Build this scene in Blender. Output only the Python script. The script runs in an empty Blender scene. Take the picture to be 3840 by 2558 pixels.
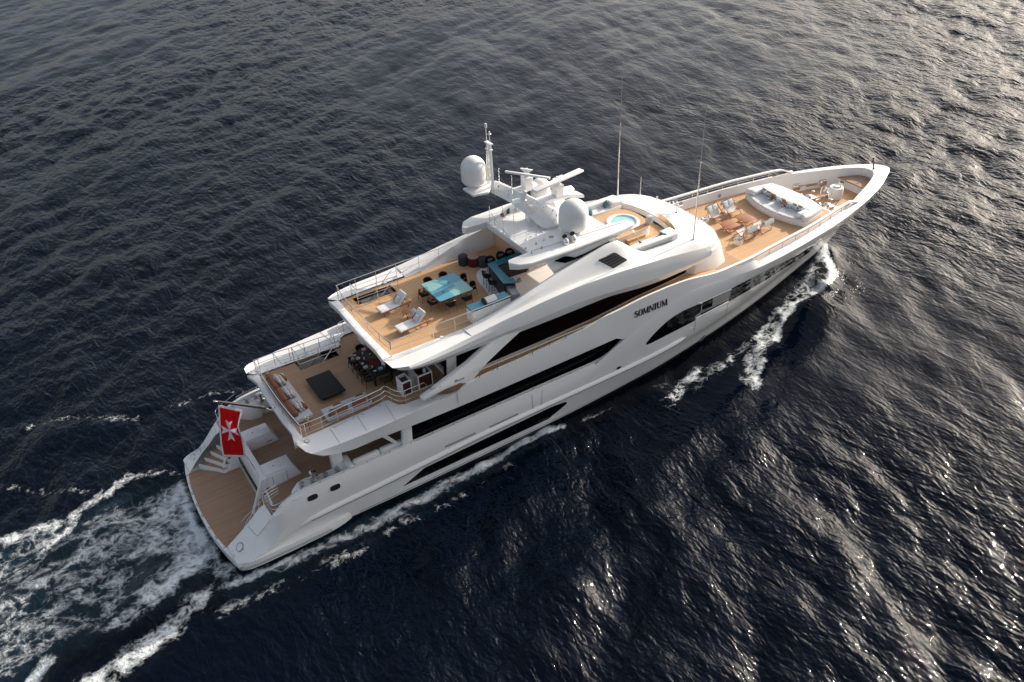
import bpy, bmesh, math, random
import numpy as np
from mathutils import Matrix, Vector
from mathutils.geometry import tessellate_polygon
random.seed(7)
SC = bpy.context.scene
R = math.radians

# ---------------------------------------------------------------- camera, sky, sun
CAMP = np.array([-3.7176, -38.6446, 37.0257]); YAW, PIT, ROL, FPX = 1.011372, 0.630235, -0.03925, 3305.12
W_, H_ = 3840, 2558
FW = np.array([math.cos(PIT)*math.cos(YAW), math.cos(PIT)*math.sin(YAW), -math.sin(PIT)])
_rt = np.cross(FW, [0, 0, 1.]); _rt /= np.linalg.norm(_rt); _up = np.cross(_rt, FW)
RT = math.cos(ROL)*_rt + math.sin(ROL)*_up
UP = math.cos(ROL)*_up - math.sin(ROL)*_rt
cd = bpy.data.cameras.new('camera'); cam = bpy.data.objects.new('camera', cd); SC.collection.objects.link(cam)
cd.sensor_width = 36; cd.lens = 36*FPX/W_; cd.clip_start = 0.5; cd.clip_end = 12000
M = Matrix.Identity(4)
for i in range(3):
    M[i][0] = RT[i]; M[i][1] = UP[i]; M[i][2] = -FW[i]; M[i][3] = CAMP[i]
cam.matrix_world = M
SC.camera = cam

SUN_AZ, SUN_EL = 5.0, 25.0          # azimuth counted from the bow towards port
SKY_STRENGTH, SUN_STRENGTH, EXPOSURE = 0.105, 3.1, 0.82
wd = bpy.data.worlds.new("World"); SC.world = wd; wd.use_nodes = True
nt = wd.node_tree; bg = nt.nodes['Background']
sky = nt.nodes.new('ShaderNodeTexSky'); sky.sky_type = 'NISHITA'; sky.sun_disc = False
sky.sun_elevation = R(SUN_EL); sky.sun_rotation = R(90-SUN_AZ)
sky.air_density = 1.0; sky.dust_density = 4.0; sky.ozone_density = 0.6
hs = nt.nodes.new('ShaderNodeHueSaturation'); hs.inputs['Saturation'].default_value = .58; nt.links.new(sky.outputs[0], hs.inputs['Color']); nt.links.new(hs.outputs[0], bg.inputs[0]); bg.inputs[1].default_value = SKY_STRENGTH
sl = bpy.data.lights.new('sun', 'SUN'); sl.energy = SUN_STRENGTH; sl.angle = R(0.5); sl.color = (1, .91, .79)
so = bpy.data.objects.new('sun', sl); SC.collection.objects.link(so)
sd = Vector((math.cos(R(SUN_EL))*math.cos(R(SUN_AZ)), math.cos(R(SUN_EL))*math.sin(R(SUN_AZ)), math.sin(R(SUN_EL))))
so.rotation_euler = sd.to_track_quat('Z', 'Y').to_euler(); so.location = (60, 10, 60)
SC.view_settings.view_transform = 'Standard'; SC.view_settings.look = 'None'
SC.view_settings.exposure = EXPOSURE; SC.view_settings.gamma = 1

# ---------------------------------------------------------------- measuring: image frames -> rays -> points on planes
FR = dict(r1=(650,1400,800/1568), r2=(900,1150,800/2091), r3=(1200,900,800/2354), r4=(1650,400,800/1930), r5=(2150,650,700/2195),
 r6=(2500,550,900/2354), r7=(1400,1000,1200/2352), r8=(2300,800,1000/2240), s1=(650,1650,300/941), s2=(950,1450,300/1568),
 s3=(1700,620,300/1238), s4=(1950,850,450/2352), s5=(2300,1050,600/2352), s6=(2850,600,500/2354), s7=(1000,1650,600/2352),
 t1=(1700,1000,450/2352), t2=(1600,800,400/2349), t3=(1400,1250,450/2352), t4=(850,1450,300/2352), t5=(850,1780,300/2352),
 t6=(1900,600,450/2352), t7=(1280,1250,300/2352), t8=(2600,680,400/2323), u1=(1680,400,300/1344), u8=(780,1480,300/1470))
def ray(fr, a, b):
    x0, y0, s = FR[fr]; u, v = x0+a*s, y0+b*s
    return FW+(u-W_/2)/FPX*RT-(v-H_/2)/FPX*UP
def _pl(d, ax, val): return CAMP+(val-CAMP[ax])/d[ax]*d
def zp(fr, a, b, z): return _pl(ray(fr, a, b), 2, z)
def yp(fr, a, b, y): return _pl(ray(fr, a, b), 1, y)
def xp(fr, a, b, x): return _pl(ray(fr, a, b), 0, x)
def sp(fr, a, b, Y):                     # starboard surface y = -Y(x, z)
    d = ray(fr, a, b); P = _pl(d, 1, -4.8)
    for _ in range(8): P = _pl(d, 1, -Y(P[0], P[2]))
    return P
def zps(fr, pts, z): return [zp(fr, a, b, z) for a, b in pts]
def sps(fr, pts, Y): return [sp(fr, a, b, Y) for a, b in pts]
def C(pts):                              # smooth monotone curve through points
    x = np.array([q[0] for q in pts], float); y = np.array([q[1] for q in pts], float)
    h = np.diff(x); d = np.diff(y)/h; m = np.zeros(len(x))
    m[0], m[-1] = d[0], d[-1]
    for i in range(1, len(x)-1):
        if d[i-1]*d[i] > 0:
            w1, w2 = 2*h[i]+h[i-1], h[i]+2*h[i-1]; m[i] = (w1+w2)/(w1/d[i-1]+w2/d[i])
    def f(t):
        t = min(max(float(t), x[0]), x[-1]); i = min(max(int(np.searchsorted(x, t))-1, 0), len(h)-1)
        s = (t-x[i])/h[i]
        return (2*s**3-3*s*s+1)*y[i]+(s**3-2*s*s+s)*h[i]*m[i]+(-2*s**3+3*s*s)*y[i+1]+(s**3-s*s)*h[i]*m[i+1]
    return f
def rs(pts, n):                          # resample a polyline to n points
    P = np.array(pts, float); s = np.r_[0, np.cumsum(np.linalg.norm(np.diff(P, axis=0), axis=1))]
    t = np.linspace(0, s[-1], n)
    return np.stack([np.interp(t, s, P[:, k]) for k in range(P.shape[1])], 1)
def smooth(pts, n):                      # Catmull-Rom
    P = [np.array(q, float) for q in pts]; P = [2*P[0]-P[1]]+P+[2*P[-1]-P[-2]]; out = []
    for i in range(1, len(P)-2):
        for t in np.linspace(0, 1, n, endpoint=False):
            a, b, c, d = P[i-1:i+3]
            out.append(.5*((2*b)+(-a+c)*t+(2*a-5*b+4*c-d)*t*t+(-a+3*b-3*c+d)*t**3))
    out.append(P[-2]); return out
def mir(pts): return [np.array([q[0], -q[1], q[2]]) for q in pts]

# ---------------------------------------------------------------- mesh building
class G:
    def __init__(s): s.v = []; s.f = []; s.m = []; s.mi = 0; s.lr = False
    def add(s, v, f):
        o = len(s.v); s.v += [tuple(map(float, q)) for q in v]; s.f += [tuple(i+o for i in q) for q in f]; s.m += [s.mi]*len(f); return s
    def box(s, x0, x1, y0, y1, z0, z1, M=None):
        v = [(x, y, z) for z in (z0, z1) for x, y in ((x0,y0),(x1,y0),(x1,y1),(x0,y1))]
        if M is not None: v = [M @ Vector(q) for q in v]
        return s.add(v, [(3,2,1,0),(4,5,6,7),(0,1,5,4),(1,2,6,5),(2,3,7,6),(3,0,4,7)])
    def rbox(s, x0, x1, y0, y1, z0, z1, r=.05, M=None, seg=3):
        b = bmesh.new(); bmesh.ops.create_cube(b, size=1)
        for q in b.verts: q.co = ((x0+x1)/2+q.co.x*(x1-x0), (y0+y1)/2+q.co.y*(y1-y0), (z0+z1)/2+q.co.z*(z1-z0))
        bmesh.ops.bevel(b, geom=b.edges[:], offset=r, segments=seg, affect='EDGES', profile=.5)
        if M is not None: b.transform(M)
        return s.bm(b)
    def bm(s, b):
        b.verts.index_update(); s.add([q.co[:] for q in b.verts], [[q.index for q in f.verts] for f in b.faces]); b.free(); return s
    def bar(s, a, b, w, h=None):        # square bar
        a, b = Vector(a), Vector(b); d = b-a; L = d.length; h = h or w
        q = d.to_track_quat('Z', 'Y').to_matrix().to_4x4(); Mx = Matrix.Translation(a) @ q
        return s.box(-w/2, w/2, -h/2, h/2, 0, L, Mx)
    def tube(s, pts, r, n=8, closed=False):
        P = [Vector(q) for q in pts]; k = len(P); v = []; f = []; prev = None
        rr = r if hasattr(r, '__len__') else [r]*k
        for i in range(k):
            if closed: t = P[(i+1) % k]-P[i-1]
            else: t = P[min(i+1, k-1)]-P[max(i-1, 0)]
            t.normalize()
            if prev is None: u = t.cross(Vector((0, 0, 1))); u = u if u.length > .05 else t.cross(Vector((1, 0, 0)))
            else: u = prev-t*prev.dot(t)
            u.normalize(); w = t.cross(u); prev = u
            v += [P[i]+rr[i]*(math.cos(2*math.pi*j/n)*u+math.sin(2*math.pi*j/n)*w) for j in range(n)]
        for i in range(k if closed else k-1):
            for j in range(n):
                a, b = i*n, ((i+1) % k)*n; f.append((a+j, a+(j+1) % n, b+(j+1) % n, b+j))
        if not closed: f += [tuple(range(n-1, -1, -1)), tuple(range((k-1)*n, k*n))]
        return s.add(v, f)
    def lathe(s, prof, c=(0, 0, 0), n=24, M=None, sx=1, sy=1):
        v = []; f = []; k = len(prof)
        for r, z in prof: v += [Vector((r*sx*math.cos(2*math.pi*j/n), r*sy*math.sin(2*math.pi*j/n), z)) for j in range(n)]
        for i in range(k-1):
            for j in range(n): f.append((i*n+j, i*n+(j+1) % n, (i+1)*n+(j+1) % n, (i+1)*n+j))
        f += [tuple(range(n-1, -1, -1)), tuple(range((k-1)*n, k*n))]
        if M is not None: v = [M @ q for q in v]
        return s.add([q+Vector(c) for q in v], f)
    def poly(s, loops):                 # filled polygon, further loops are holes
        L = [[Vector(q) for q in l] for l in loops]; t = tessellate_polygon(L); v = [q for l in L for q in l]
        return s.add(v, [tuple(q) for q in t])
    def slab(s, loops, off):            # closed slab between loops and loops+off
        L = [[Vector(q) for q in l] for l in loops]; o = Vector(off)
        t = [tuple(q) for q in tessellate_polygon(L)]; v = [q for l in L for q in l]; n = len(v)
        nn = (v[t[0][1]]-v[t[0][0]]).cross(v[t[0][2]]-v[t[0][0]])
        if nn.dot(o) > 0: t = [q[::-1] for q in t]
        f = t+[tuple(i+n for i in q[::-1]) for q in t]; b = 0
        for l in L:
            k = len(l)
            f += [(b+i, b+(i+1) % k, b+(i+1) % k+n, b+i+n) for i in range(k)]; b += k
        return s.add(v+[q+o for q in v], f)
    def ribbon(s, lines, flip=False):   # lines: equal length polylines
        n = len(lines[0]); v = [q for l in lines for q in l]; f = []
        for a in range(len(lines)-1):
            for i in range(n-1):
                q = (a*n+i, a*n+i+1, (a+1)*n+i+1, (a+1)*n+i); f.append(q[::-1] if flip else q)
        return s.add(v, f)
    def both(s, lines, flip=False):     # starboard ribbon and its port mirror
        s.lr = True; s.ribbon(lines, flip); return s.ribbon([mir(l) for l in lines], not flip)
    def pillow(s, c, sx, sy, sz, M=None, n=10, pinch=.1):
        v = []; f = []
        for side in (1, -1):
            o = len(v)
            for i in range(n+1):
                for j in range(n+1):
                    a, b = 2*i/n-1, 2*j/n-1
                    h = ((1-a**4)*(1-b**4))**.5 if abs(a) < 1 and abs(b) < 1 else 0
                    k = 1-pinch*(1-abs(a*b))*max(abs(a), abs(b))**4
                    q = Vector((a*sx/2*k, b*sy/2*k, side*sz/2*h))
                    v.append((M @ q if M is not None else q)+Vector(c))
            for i in range(n):
                for j in range(n):
                    q = (o+i*(n+1)+j, o+(i+1)*(n+1)+j, o+(i+1)*(n+1)+j+1, o+i*(n+1)+j+1); f.append(q if side > 0 else q[::-1])
        return s.add(v, f)

def rot(x=0, y=0, z=0, t=(0, 0, 0)):
    return Matrix.Translation(t) @ Matrix.Rotation(R(z), 4, 'Z') @ Matrix.Rotation(R(y), 4, 'Y') @ Matrix.Rotation(R(x), 4, 'X')
TWIN = {}                               # starboard part -> its port counterpart
def subset(g, keep):
    h = G(); h.v = g.v; idx = {}; nv = []
    for f, m in zip(g.f, g.m):
        if keep(f):
            for i in f:
                if i not in idx: idx[i] = len(nv); nv.append(g.v[i])
            h.f.append(tuple(idx[i] for i in f)); h.m.append(m)
    h.v = nv; return h
def islands(g):
    key = {}; par = list(range(len(g.v)))
    def find(i):
        while par[i] != i: par[i] = par[par[i]]; i = par[i]
        return i
    for i, q in enumerate(g.v):
        k = (round(q[0], 3), round(q[1], 3), round(q[2], 3))
        if k in key: par[find(i)] = find(key[k])
        else: key[k] = i
    for f in g.f:
        for i in f[1:]: par[find(i)] = find(f[0])
    roots = []
    for f in g.f:
        r_ = find(f[0])
        if r_ not in roots: roots.append(r_)
    return [subset(g, lambda f, r_=r_: find(f[0]) == r_) for r_ in roots]
def obj(name, g, mats, parent=None, lr=None, isl=False, **k):
    if lr is None: lr = g.lr
    tw = TWIN.get(parent.name) if parent is not None else None
    if isl:
        out = []
        for h in islands(g):
            y = sum(q[1] for q in h.v)/len(h.v); out.append(obj1(name, h, mats, tw if tw is not None and y > 0 else parent, **k))
        return out[0]
    if lr:
        sgn = lambda f: sum(g.v[i][1] for i in f)
        a = obj1(name, subset(g, lambda f: sgn(f) <= 0), mats, parent, **k); b = obj1(name, subset(g, lambda f: sgn(f) > 0), mats, tw if tw is not None else parent, **k)
        TWIN[a.name] = b; return a
    return obj1(name, g, mats, parent, **k)
def obj1(name, g, mats, parent=None, ang=35, bevel=0, world=False, label=None, fix=True, seg=2):
    me = bpy.data.meshes.new(name); v = g.v
    if parent is not None and (world or parent.get('_w') is not None):
        l = list(parent['_w']) if parent.get('_w') is not None else list(parent.location)
        v = [(q[0]-l[0], q[1]-l[1], q[2]-l[2]) for q in v]
    me.from_pydata(v, [], g.f)
    b = bmesh.new(); b.from_mesh(me)
    for f, m in zip(b.faces, g.m): f.material_index = m
    bmesh.ops.remove_doubles(b, verts=b.verts, dist=1e-4)
    if fix: bmesh.ops.recalc_face_normals(b, faces=b.faces)
    if bevel:
        es = [e for e in b.edges if len(e.link_faces) == 2 and e.calc_face_angle(0) > R(30)]
        bmesh.ops.bevel(b, geom=es, offset=bevel, segments=seg, affect='EDGES', profile=.5, clamp_overlap=True)
    for f in b.faces: f.smooth = True
    for e in b.edges:
        if len(e.link_faces) == 2 and e.calc_face_angle(0) > R(ang): e.smooth = False
    b.to_mesh(me); b.free()
    for m in (mats if isinstance(mats, (list, tuple)) else [mats]): me.materials.append(m)
    o = bpy.data.objects.new(name, me); SC.collection.objects.link(o)
    if parent is not None:
        o.parent = parent
        if parent.get('_w') is not None: o['_w'] = list(parent['_w'])
    if label: o['label'] = label
    return o
def tag(o, label, cat, group=None):
    o['label'] = label; o['category'] = cat
    if group: o['group'] = group
    return o
def thing(name, label, cat, loc=(0, 0, 0), rz=0, group=None):
    o = bpy.data.objects.new(name, None); SC.collection.objects.link(o); o.empty_display_size = .2
    o.location = tuple(map(float, loc)); o.rotation_euler = (0, 0, R(rz)); return tag(o, label, cat, group)
def dup(root, loc, rz, label, group=None):
    r = root.copy(); SC.collection.objects.link(r); r.location = tuple(map(float, loc)); r.rotation_euler = (0, 0, R(rz)); r['label'] = label
    if group: r['group'] = group
    for ch in list(root.children):
        c = ch.copy(); SC.collection.objects.link(c); c.parent = r
        for g in ch.children:
            d = g.copy(); SC.collection.objects.link(d); d.parent = c
    return r

# ---------------------------------------------------------------- materials
def mat(name, col, rough=.5, metal=0, coat=0, noise=0, scale=8, bump=0, bscale=40, spec=.5, trans=0):
    m = bpy.data.materials.new(name); m.use_nodes = True; t = m.node_tree; b = t.nodes['Principled BSDF']
    b.inputs['Base Color'].default_value = (*col, 1); b.inputs['Roughness'].default_value = rough
    b.inputs['Metallic'].default_value = metal; b.inputs['Coat Weight'].default_value = coat; b.inputs['Coat Roughness'].default_value = .05
    b.inputs['Specular IOR Level'].default_value = spec; b.inputs['Transmission Weight'].default_value = trans
    tc = t.nodes.new('ShaderNodeTexCoord')
    if noise:
        n = t.nodes.new('ShaderNodeTexNoise'); n.inputs['Scale'].default_value = scale; n.inputs['Detail'].default_value = 5
        x = t.nodes.new('ShaderNodeMix'); x.data_type = 'RGBA'
        x.inputs[6].default_value = (*[c*(1-noise) for c in col], 1); x.inputs[7].default_value = (*[min(1, c*(1+noise)) for c in col], 1)
        t.links.new(tc.outputs['Object'], n.inputs['Vector']); t.links.new(n.outputs['Fac'], x.inputs[0]); t.links.new(x.outputs[2], b.inputs['Base Color'])
    if bump:
        n = t.nodes.new('ShaderNodeTexNoise'); n.inputs['Scale'].default_value = bscale; n.inputs['Detail'].default_value = 4
        k = t.nodes.new('ShaderNodeBump'); k.inputs['Strength'].default_value = bump; k.inputs['Distance'].default_value = .02
        t.links.new(tc.outputs['Object'], n.inputs['Vector']); t.links.new(n.outputs['Fac'], k.inputs['Height']); t.links.new(k.outputs['Normal'], b.inputs['Normal'])
    return m
def planks(name, c1, c2, width, rough=.6, seam=.35, axis='Y', grain=.18):
    m = bpy.data.materials.new(name); m.use_nodes = True; t = m.node_tree; b = t.nodes['Principled BSDF']; N = t.nodes.new; Lk = t.links.new
    tc = N('ShaderNodeTexCoord'); sp_ = N('ShaderNodeSeparateXYZ'); Lk(tc.outputs['Object'], sp_.inputs[0])
    d = N('ShaderNodeMath'); d.operation = 'DIVIDE'; d.inputs[1].default_value = width; Lk(sp_.outputs[axis], d.inputs[0])
    fl = N('ShaderNodeMath'); fl.operation = 'FLOOR'; Lk(d.outputs[0], fl.inputs[0])
    fr = N('ShaderNodeMath'); fr.operation = 'FRACT'; Lk(d.outputs[0], fr.inputs[0])
    other = 'X' if axis == 'Y' else 'Y'
    ad = N('ShaderNodeMath'); ad.operation = 'MULTIPLY_ADD'; ad.inputs[1].default_value = .35; Lk(sp_.outputs[other], ad.inputs[0])
    wn0 = N('ShaderNodeTexWhiteNoise'); wn0.noise_dimensions = '1D'; Lk(fl.outputs[0], wn0.inputs['W'])
    m5 = N('ShaderNodeMath'); m5.operation = 'MULTIPLY'; m5.inputs[1].default_value = 7; Lk(wn0.outputs['Value'], m5.inputs[0]); Lk(m5.outputs[0], ad.inputs[2])
    f2 = N('ShaderNodeMath'); f2.operation = 'FLOOR'; Lk(ad.outputs[0], f2.inputs[0])
    cb = N('ShaderNodeCombineXYZ'); Lk(fl.outputs[0], cb.inputs[0]); Lk(f2.outputs[0], cb.inputs[1])
    wn = N('ShaderNodeTexWhiteNoise'); wn.noise_dimensions = '2D'; Lk(cb.outputs[0], wn.inputs['Vector'])
    mp = N('ShaderNodeMapping'); mp.inputs['Scale'].default_value = (.3, 4, 2) if axis == 'Y' else (4, .3, 2)
    ns = N('ShaderNodeTexNoise'); ns.inputs['Scale'].default_value = 1.5; ns.inputs['Detail'].default_value = 6; Lk(tc.outputs['Object'], mp.inputs[0]); Lk(mp.outputs[0], ns.inputs['Vector'])
    av = N('ShaderNodeMix'); av.inputs[0].default_value = .62; Lk(wn.outputs['Value'], av.inputs[2]); Lk(ns.outputs['Fac'], av.inputs[3])
    mx = N('ShaderNodeMix'); mx.data_type = 'RGBA'; mx.inputs[6].default_value = (*c1, 1); mx.inputs[7].default_value = (*c2, 1); Lk(av.outputs[0], mx.inputs[0])
    sm = N('ShaderNodeMath'); sm.operation = 'LESS_THAN'; sm.inputs[1].default_value = .07; Lk(fr.outputs[0], sm.inputs[0])
    sk = N('ShaderNodeMath'); sk.operation = 'MULTIPLY'; sk.inputs[1].default_value = seam; Lk(sm.outputs[0], sk.inputs[0])
    m2 = N('ShaderNodeMix'); m2.data_type = 'RGBA'; m2.inputs[7].default_value = (.03, .025, .02, 1); Lk(sk.outputs[0], m2.inputs[0]); Lk(mx.outputs[2], m2.inputs[6])
    Lk(m2.outputs[2], b.inputs['Base Color']); b.inputs['Roughness'].default_value = rough
    return m
WHITE = mat('white_gelcoat', (.80, .79, .77), .22, coat=.4, noise=.02, scale=.6)
WHITE2 = mat('white_deck_paint', (.78, .77, .75), .45, noise=.02, scale=2)
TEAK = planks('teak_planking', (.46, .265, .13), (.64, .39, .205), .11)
TEAK1 = planks('teak_planking_shade_toned', (.32, .185, .10), (.46, .285, .165), .11)  # darker teak copy for the upper deck, its shade put into the colour
TEAK2 = planks('teak_planking_grey_shade_toned', (.28, .165, .095), (.42, .265, .165), .11)  # less varnished teak, shade of the low after decks also toned in
BLACK = mat('black_glass', (.002, .002, .0025), .04, spec=.12)
BOOT = mat('black_bottom_paint', (.01, .01, .012), .4)
CHROME = mat('polished_steel', (.72, .70, .67), .16, metal=1)
GREYM = mat('grey_metal', (.35, .35, .36), .35, metal=.6)
DARK = mat('dark_plastic', (.015, .015, .016), .45)
GREYP = mat('grey_paint', (.30, .30, .31), .5)
UPH = mat('white_upholstery', (.74, .73, .72), .85, bump=.15, bscale=25)
UPHG = mat('pale_grey_upholstery', (.50, .50, .52), .9, bump=.15, bscale=25)
TEAL = mat('teal_cloth', (.055, .18, .21), .8, bump=.2, bscale=60)
PALEB = mat('pale_blue_cloth', (.52, .60, .64), .85, bump=.2, bscale=50)
CANVAS = mat('cream_canvas', (.66, .62, .56), .9, bump=.2, bscale=60)
TAUPE = mat('taupe_cloth', (.38, .28, .23), .9, bump=.2, bscale=60)
ORANGE = mat('rust_orange_cloth', (.19, .062, .028), .7, noise=.12, scale=6, bump=.15)
BEIGE = mat('beige_cloth', (.50, .45, .42), .9, bump=.2, bscale=60)
WOOD = mat('varnished_wood', (.28, .10, .03), .35, noise=.25, scale=9)
DWOOD = mat('dark_wood', (.05, .018, .010), .35, noise=.3, scale=9)
BLUE1 = mat('turquoise_lacquer', (.085, .30, .40), .3)
BLUE2 = mat('aqua_lacquer', (.22, .43, .41), .3)
BLUE3 = mat('deep_teal_lacquer', (.012, .17, .22), .2)
TAN = mat('tan_panel', (.62, .40, .24), .55)
BLKW = mat('black_lacquer', (.010, .010, .011), .65, spec=.3)
LEAF = mat('green_leaf', (.06, .13, .02), .6)
PETAL = mat('white_petal', (.8, .78, .72), .6)
# ---------------------------------------------------------------- the sea: one sheet to the horizon
def axis(lo, hi, step, far):
    a = list(np.arange(lo, hi, step)); s = step; x = hi
    while x < far: a.append(x); s *= 1.22; x += s
    s = step*1.22; x = lo-s
    while x > -far: a.insert(0, x); s *= 1.22; x -= s
    return np.array(a)
AX, AY = axis(-32, 132, .33, 7000), axis(-42, 140, .33, 7000)
def sea_tile(n, L, wind_deg, kmin, kmax, rms, seed, spread=2, power=3.4):
    rg = np.random.RandomState(seed); k = 2*np.pi*np.fft.fftfreq(n, L/n); kx, ky = np.meshgrid(k, k, indexing='ij'); kk = np.hypot(kx, ky)+1e-9
    c = np.abs(kx*np.cos(R(wind_deg))+ky*np.sin(R(wind_deg)))/kk
    S = kk**(-power/2-.5)*(.12+c**spread)*(kk > kmin)*(kk < kmax)
    F = S*(rg.randn(n, n)+1j*rg.randn(n, n)); h = np.real(np.fft.ifft2(F)); sc_ = rms/h.std(); dx = np.real(np.fft.ifft2(-1j*kx/kk*F))*sc_; dy = np.real(np.fft.ifft2(-1j*ky/kk*F))*sc_; return h*sc_, dx, dy
def sample(h, L, X, Y):
    n = h.shape[0]; u, v = (X/L % 1)*n, (Y/L % 1)*n; i, j = u.astype(int), v.astype(int); a, b = u-i, v-j; i %= n; j %= n; i1, j1 = (i+1) % n, (j+1) % n
    return h[i, j]*(1-a)*(1-b)+h[i1, j]*a*(1-b)+h[i, j1]*(1-a)*b+h[i1, j1]*a*b
GX, GY = np.meshgrid(AX, AY, indexing='ij')
tA = sea_tile(512, 150., 140, 2*np.pi/22, 2*np.pi/1.6, .085, 3, 2, 2.7); tB = sea_tile(512, 71., 165, 2*np.pi/7, 2*np.pi/.9, .05, 5, 1, 2.6); tC = sea_tile(256, 43., 110, 2*np.pi/9, 2*np.pi/1.2, .045, 9, 1, 3.)
fade = np.clip(1-(np.hypot(GX-30, GY-30)-180)/250, 0, 1)
ca, sa = math.cos(.5), math.sin(.5)
gust = np.clip(.75+.55*sample(sea_tile(256, 260., 30, 2*np.pi/130, 2*np.pi/28, 1., 31, 0, 2.)[0], 260., GX, GY), .35, 1.5)
U2, V2 = GX*ca-GY*sa, GX*sa+GY*ca
HZ = sample(tA[0], 150., GX, GY)+gust*sample(tB[0], 71., U2, V2)+gust*sample(tC[0], 43., V2, -U2)
bx_, by_ = sample(tB[1], 71., U2, V2), sample(tB[2], 71., U2, V2)
CHX = 1.25*sample(tA[1], 150., GX, GY)+gust*(bx_*ca+by_*sa); CHY = 1.25*sample(tA[2], 150., GX, GY)+gust*(by_*ca-bx_*sa)
def dist_path(pts, X, Y):                # distance to a polyline and position along it (0..1)
    best = np.full(X.shape, 1e9); pos = np.zeros(X.shape); P = np.array(pts, float); n = len(P)-1
    for i in range(n):
        a, b = P[i, :2], P[i+1, :2]; d = b-a; t = np.clip(((X-a[0])*d[0]+(Y-a[1])*d[1])/(d@d), 0, 1)
        q = np.hypot(X-a[0]-t*d[0], Y-a[1]-t*d[1]); m = q < best; best[m] = q[m]; pos[m] = ((i+t)/n)[m]
    return best, pos
def blob(pts, w0, w1, s0, s1):           # soft foam band along a path
    d, t = dist_path(pts, GX, GY); w = w0+(w1-w0)*t; return np.exp(-(d/w)**2)*(s0+(s1-s0)*t)
foam = np.zeros(GX.shape)
def up_(f): global foam; foam = np.maximum(foam, f)
up_(blob([(50.4, -.1), (49.2, -1.5), (48.0, -3.0)], .35, .6, .9, .86)); up_(blob([(48.2, -2.9), (46.8, -3.5), (45, -3.8)], .55, .6, .8, .72))
up_(blob([(49.5, -.5), (47, -1.9), (44, -3.2), (40, -4.6), (36, -5.6), (32, -6.3), (28, -6.9)], .7, 1.1, .60, .50))
up_(blob([(47.2, -2.6), (43, -4.2), (39.5, -5.2), (36, -6.6), (33.5, -8.6)], 1.0, 1.2, .56, .52)); up_(blob([(43.5, -3.9), (40.2, -5.2), (38.3, -6.4)], .4, .5, .8, .82))
up_(blob([(36, -7.4), (34.2, -8.6), (33.2, -9.3)], .5, .6, .62, .66)); up_(blob([(31.6, -5.6), (30.1, -6.1), (28.2, -6.8)], .7, .6, .74, .5))
up_(blob([(30, -5.4), (26, -5.6), (21, -5.2)], .4, .35, .42, .5))
up_(blob([(20.8, -5.0), (19, -4.85), (16, -5.1), (12, -5.2)], .3, .6, .92, .82)); up_(blob([(12, -5.3), (8.6, -5.5), (6, -5.5), (2, -5.4), (-1, -5.0)], .6, .5, .74, .7))
up_(blob([(17, -6.0), (11, -6.6), (4, -6.7), (-2, -6.4)], .5, .9, .44, .46)); up_(blob([(9, -6.2), (7.4, -6.6)], .5, .4, .6, .5))
wk = np.clip((.9-GX)/2.2, 0, 1); half = 4.4+.07*np.clip(-GX, 0, 60)
edge = np.clip((half+.5-np.abs(GY-.2+.02*GX))/1.8, 0, 1)
up_(wk*edge*(.49+.17*np.clip(1+GX/7, 0, 1)))
up_(blob([(-.4, -3.9), (-2, -5.0), (-4.5, -6.2), (-9, -7.3), (-16, -9.4), (-30, -14)], .8, 1.6, .70, .56)); up_(blob([(-.3, 4.9), (-3, 6.3), (-7, 4.6), (-11, 5.4), (-20, 6.8)], .4, 1.2, .54, .66))
up_(blob([(-.75, 4), (-.95, 0), (-.75, -3.8)], .4, .4, .82, .82)); up_(blob([(-1.2, -2.6), (-3.5, -3.4), (-6.5, -4.2)], .9, 1.1, .78, .58))
up_(blob([(-3, 2), (-8, 1.5), (-14, -1.5), (-22, -3)], 1.3, 2.0, .60, .58)); up_(blob([(-6.8, 4.2), (-8.6, 2.8)], .5, .5, .74, .6)); up_(blob([(-9.6, -4.3), (-11, -5.8)], .7, .8, .76, .7))
up_(blob([(6.5, 9.2), (4, 11), (-1.5, 11.6), (-6, 14.6), (-14, 17)], .35, .8, .52, .44)); up_(blob([(-4.5, 5.6), (-9, 9.5), (-16, 13)], .4, 1.2, .46, .42))
up_(blob([(50.4, 0), (48.6, 1.9), (45, 4.4), (36, 8), (26, 9.4), (14, 10)], .5, .8, .86, .44))
aer = np.clip(wk*edge*np.exp(np.clip(GX, -90, 0)/34)+.9*blob([(20, -5.1), (10, -5.4), (0, -5.2)], .7, .9, .8, .9), 0, 1)
rg = np.random.RandomState(11)
chop = sea_tile(512, 40., 60, 2*np.pi/6, 2*np.pi/.7, 1., 21, 0, 3.0)
HZ = HZ*(1-.25*np.clip(foam, 0, 1))+np.clip(foam-.25, 0, 1)*.22*sample(chop[0], 40., GX, GY)
for sgn in (-1, 1):                      # diverging bow wave and the hollow behind it
    d, t = dist_path([(50.3, 0), (48.4, 2.2*sgn), (44, 4.6*sgn), (37, 7.4*sgn), (28, 10.5*sgn), (12, 16*sgn)], GX, GY); HZ += .42*np.exp(-(d/1.2)**2)*(1-.8*t)
    d, t = dist_path([(44, 6.6*sgn), (38, 9.6*sgn), (28, 14*sgn), (14, 20*sgn)], GX, GY); HZ += .22*np.exp(-(d/1.3)**2)*(1-.6*t)
    d, t = dist_path([(40, 4.5*sgn), (30, 7.0*sgn), (18, 11.*sgn)], GX, GY); HZ -= .22*np.exp(-(d/2.)**2)
inside = (GX > .2) & (GX < 46) & (np.abs(GY) < 4.2)
HZ = np.where(inside, np.minimum(HZ, -.05), HZ)*fade
nx, ny = len(AX), len(AY)
co = np.stack([GX+CHX*fade, GY+CHY*fade, HZ], -1).reshape(-1, 3).astype(np.float32)
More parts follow.
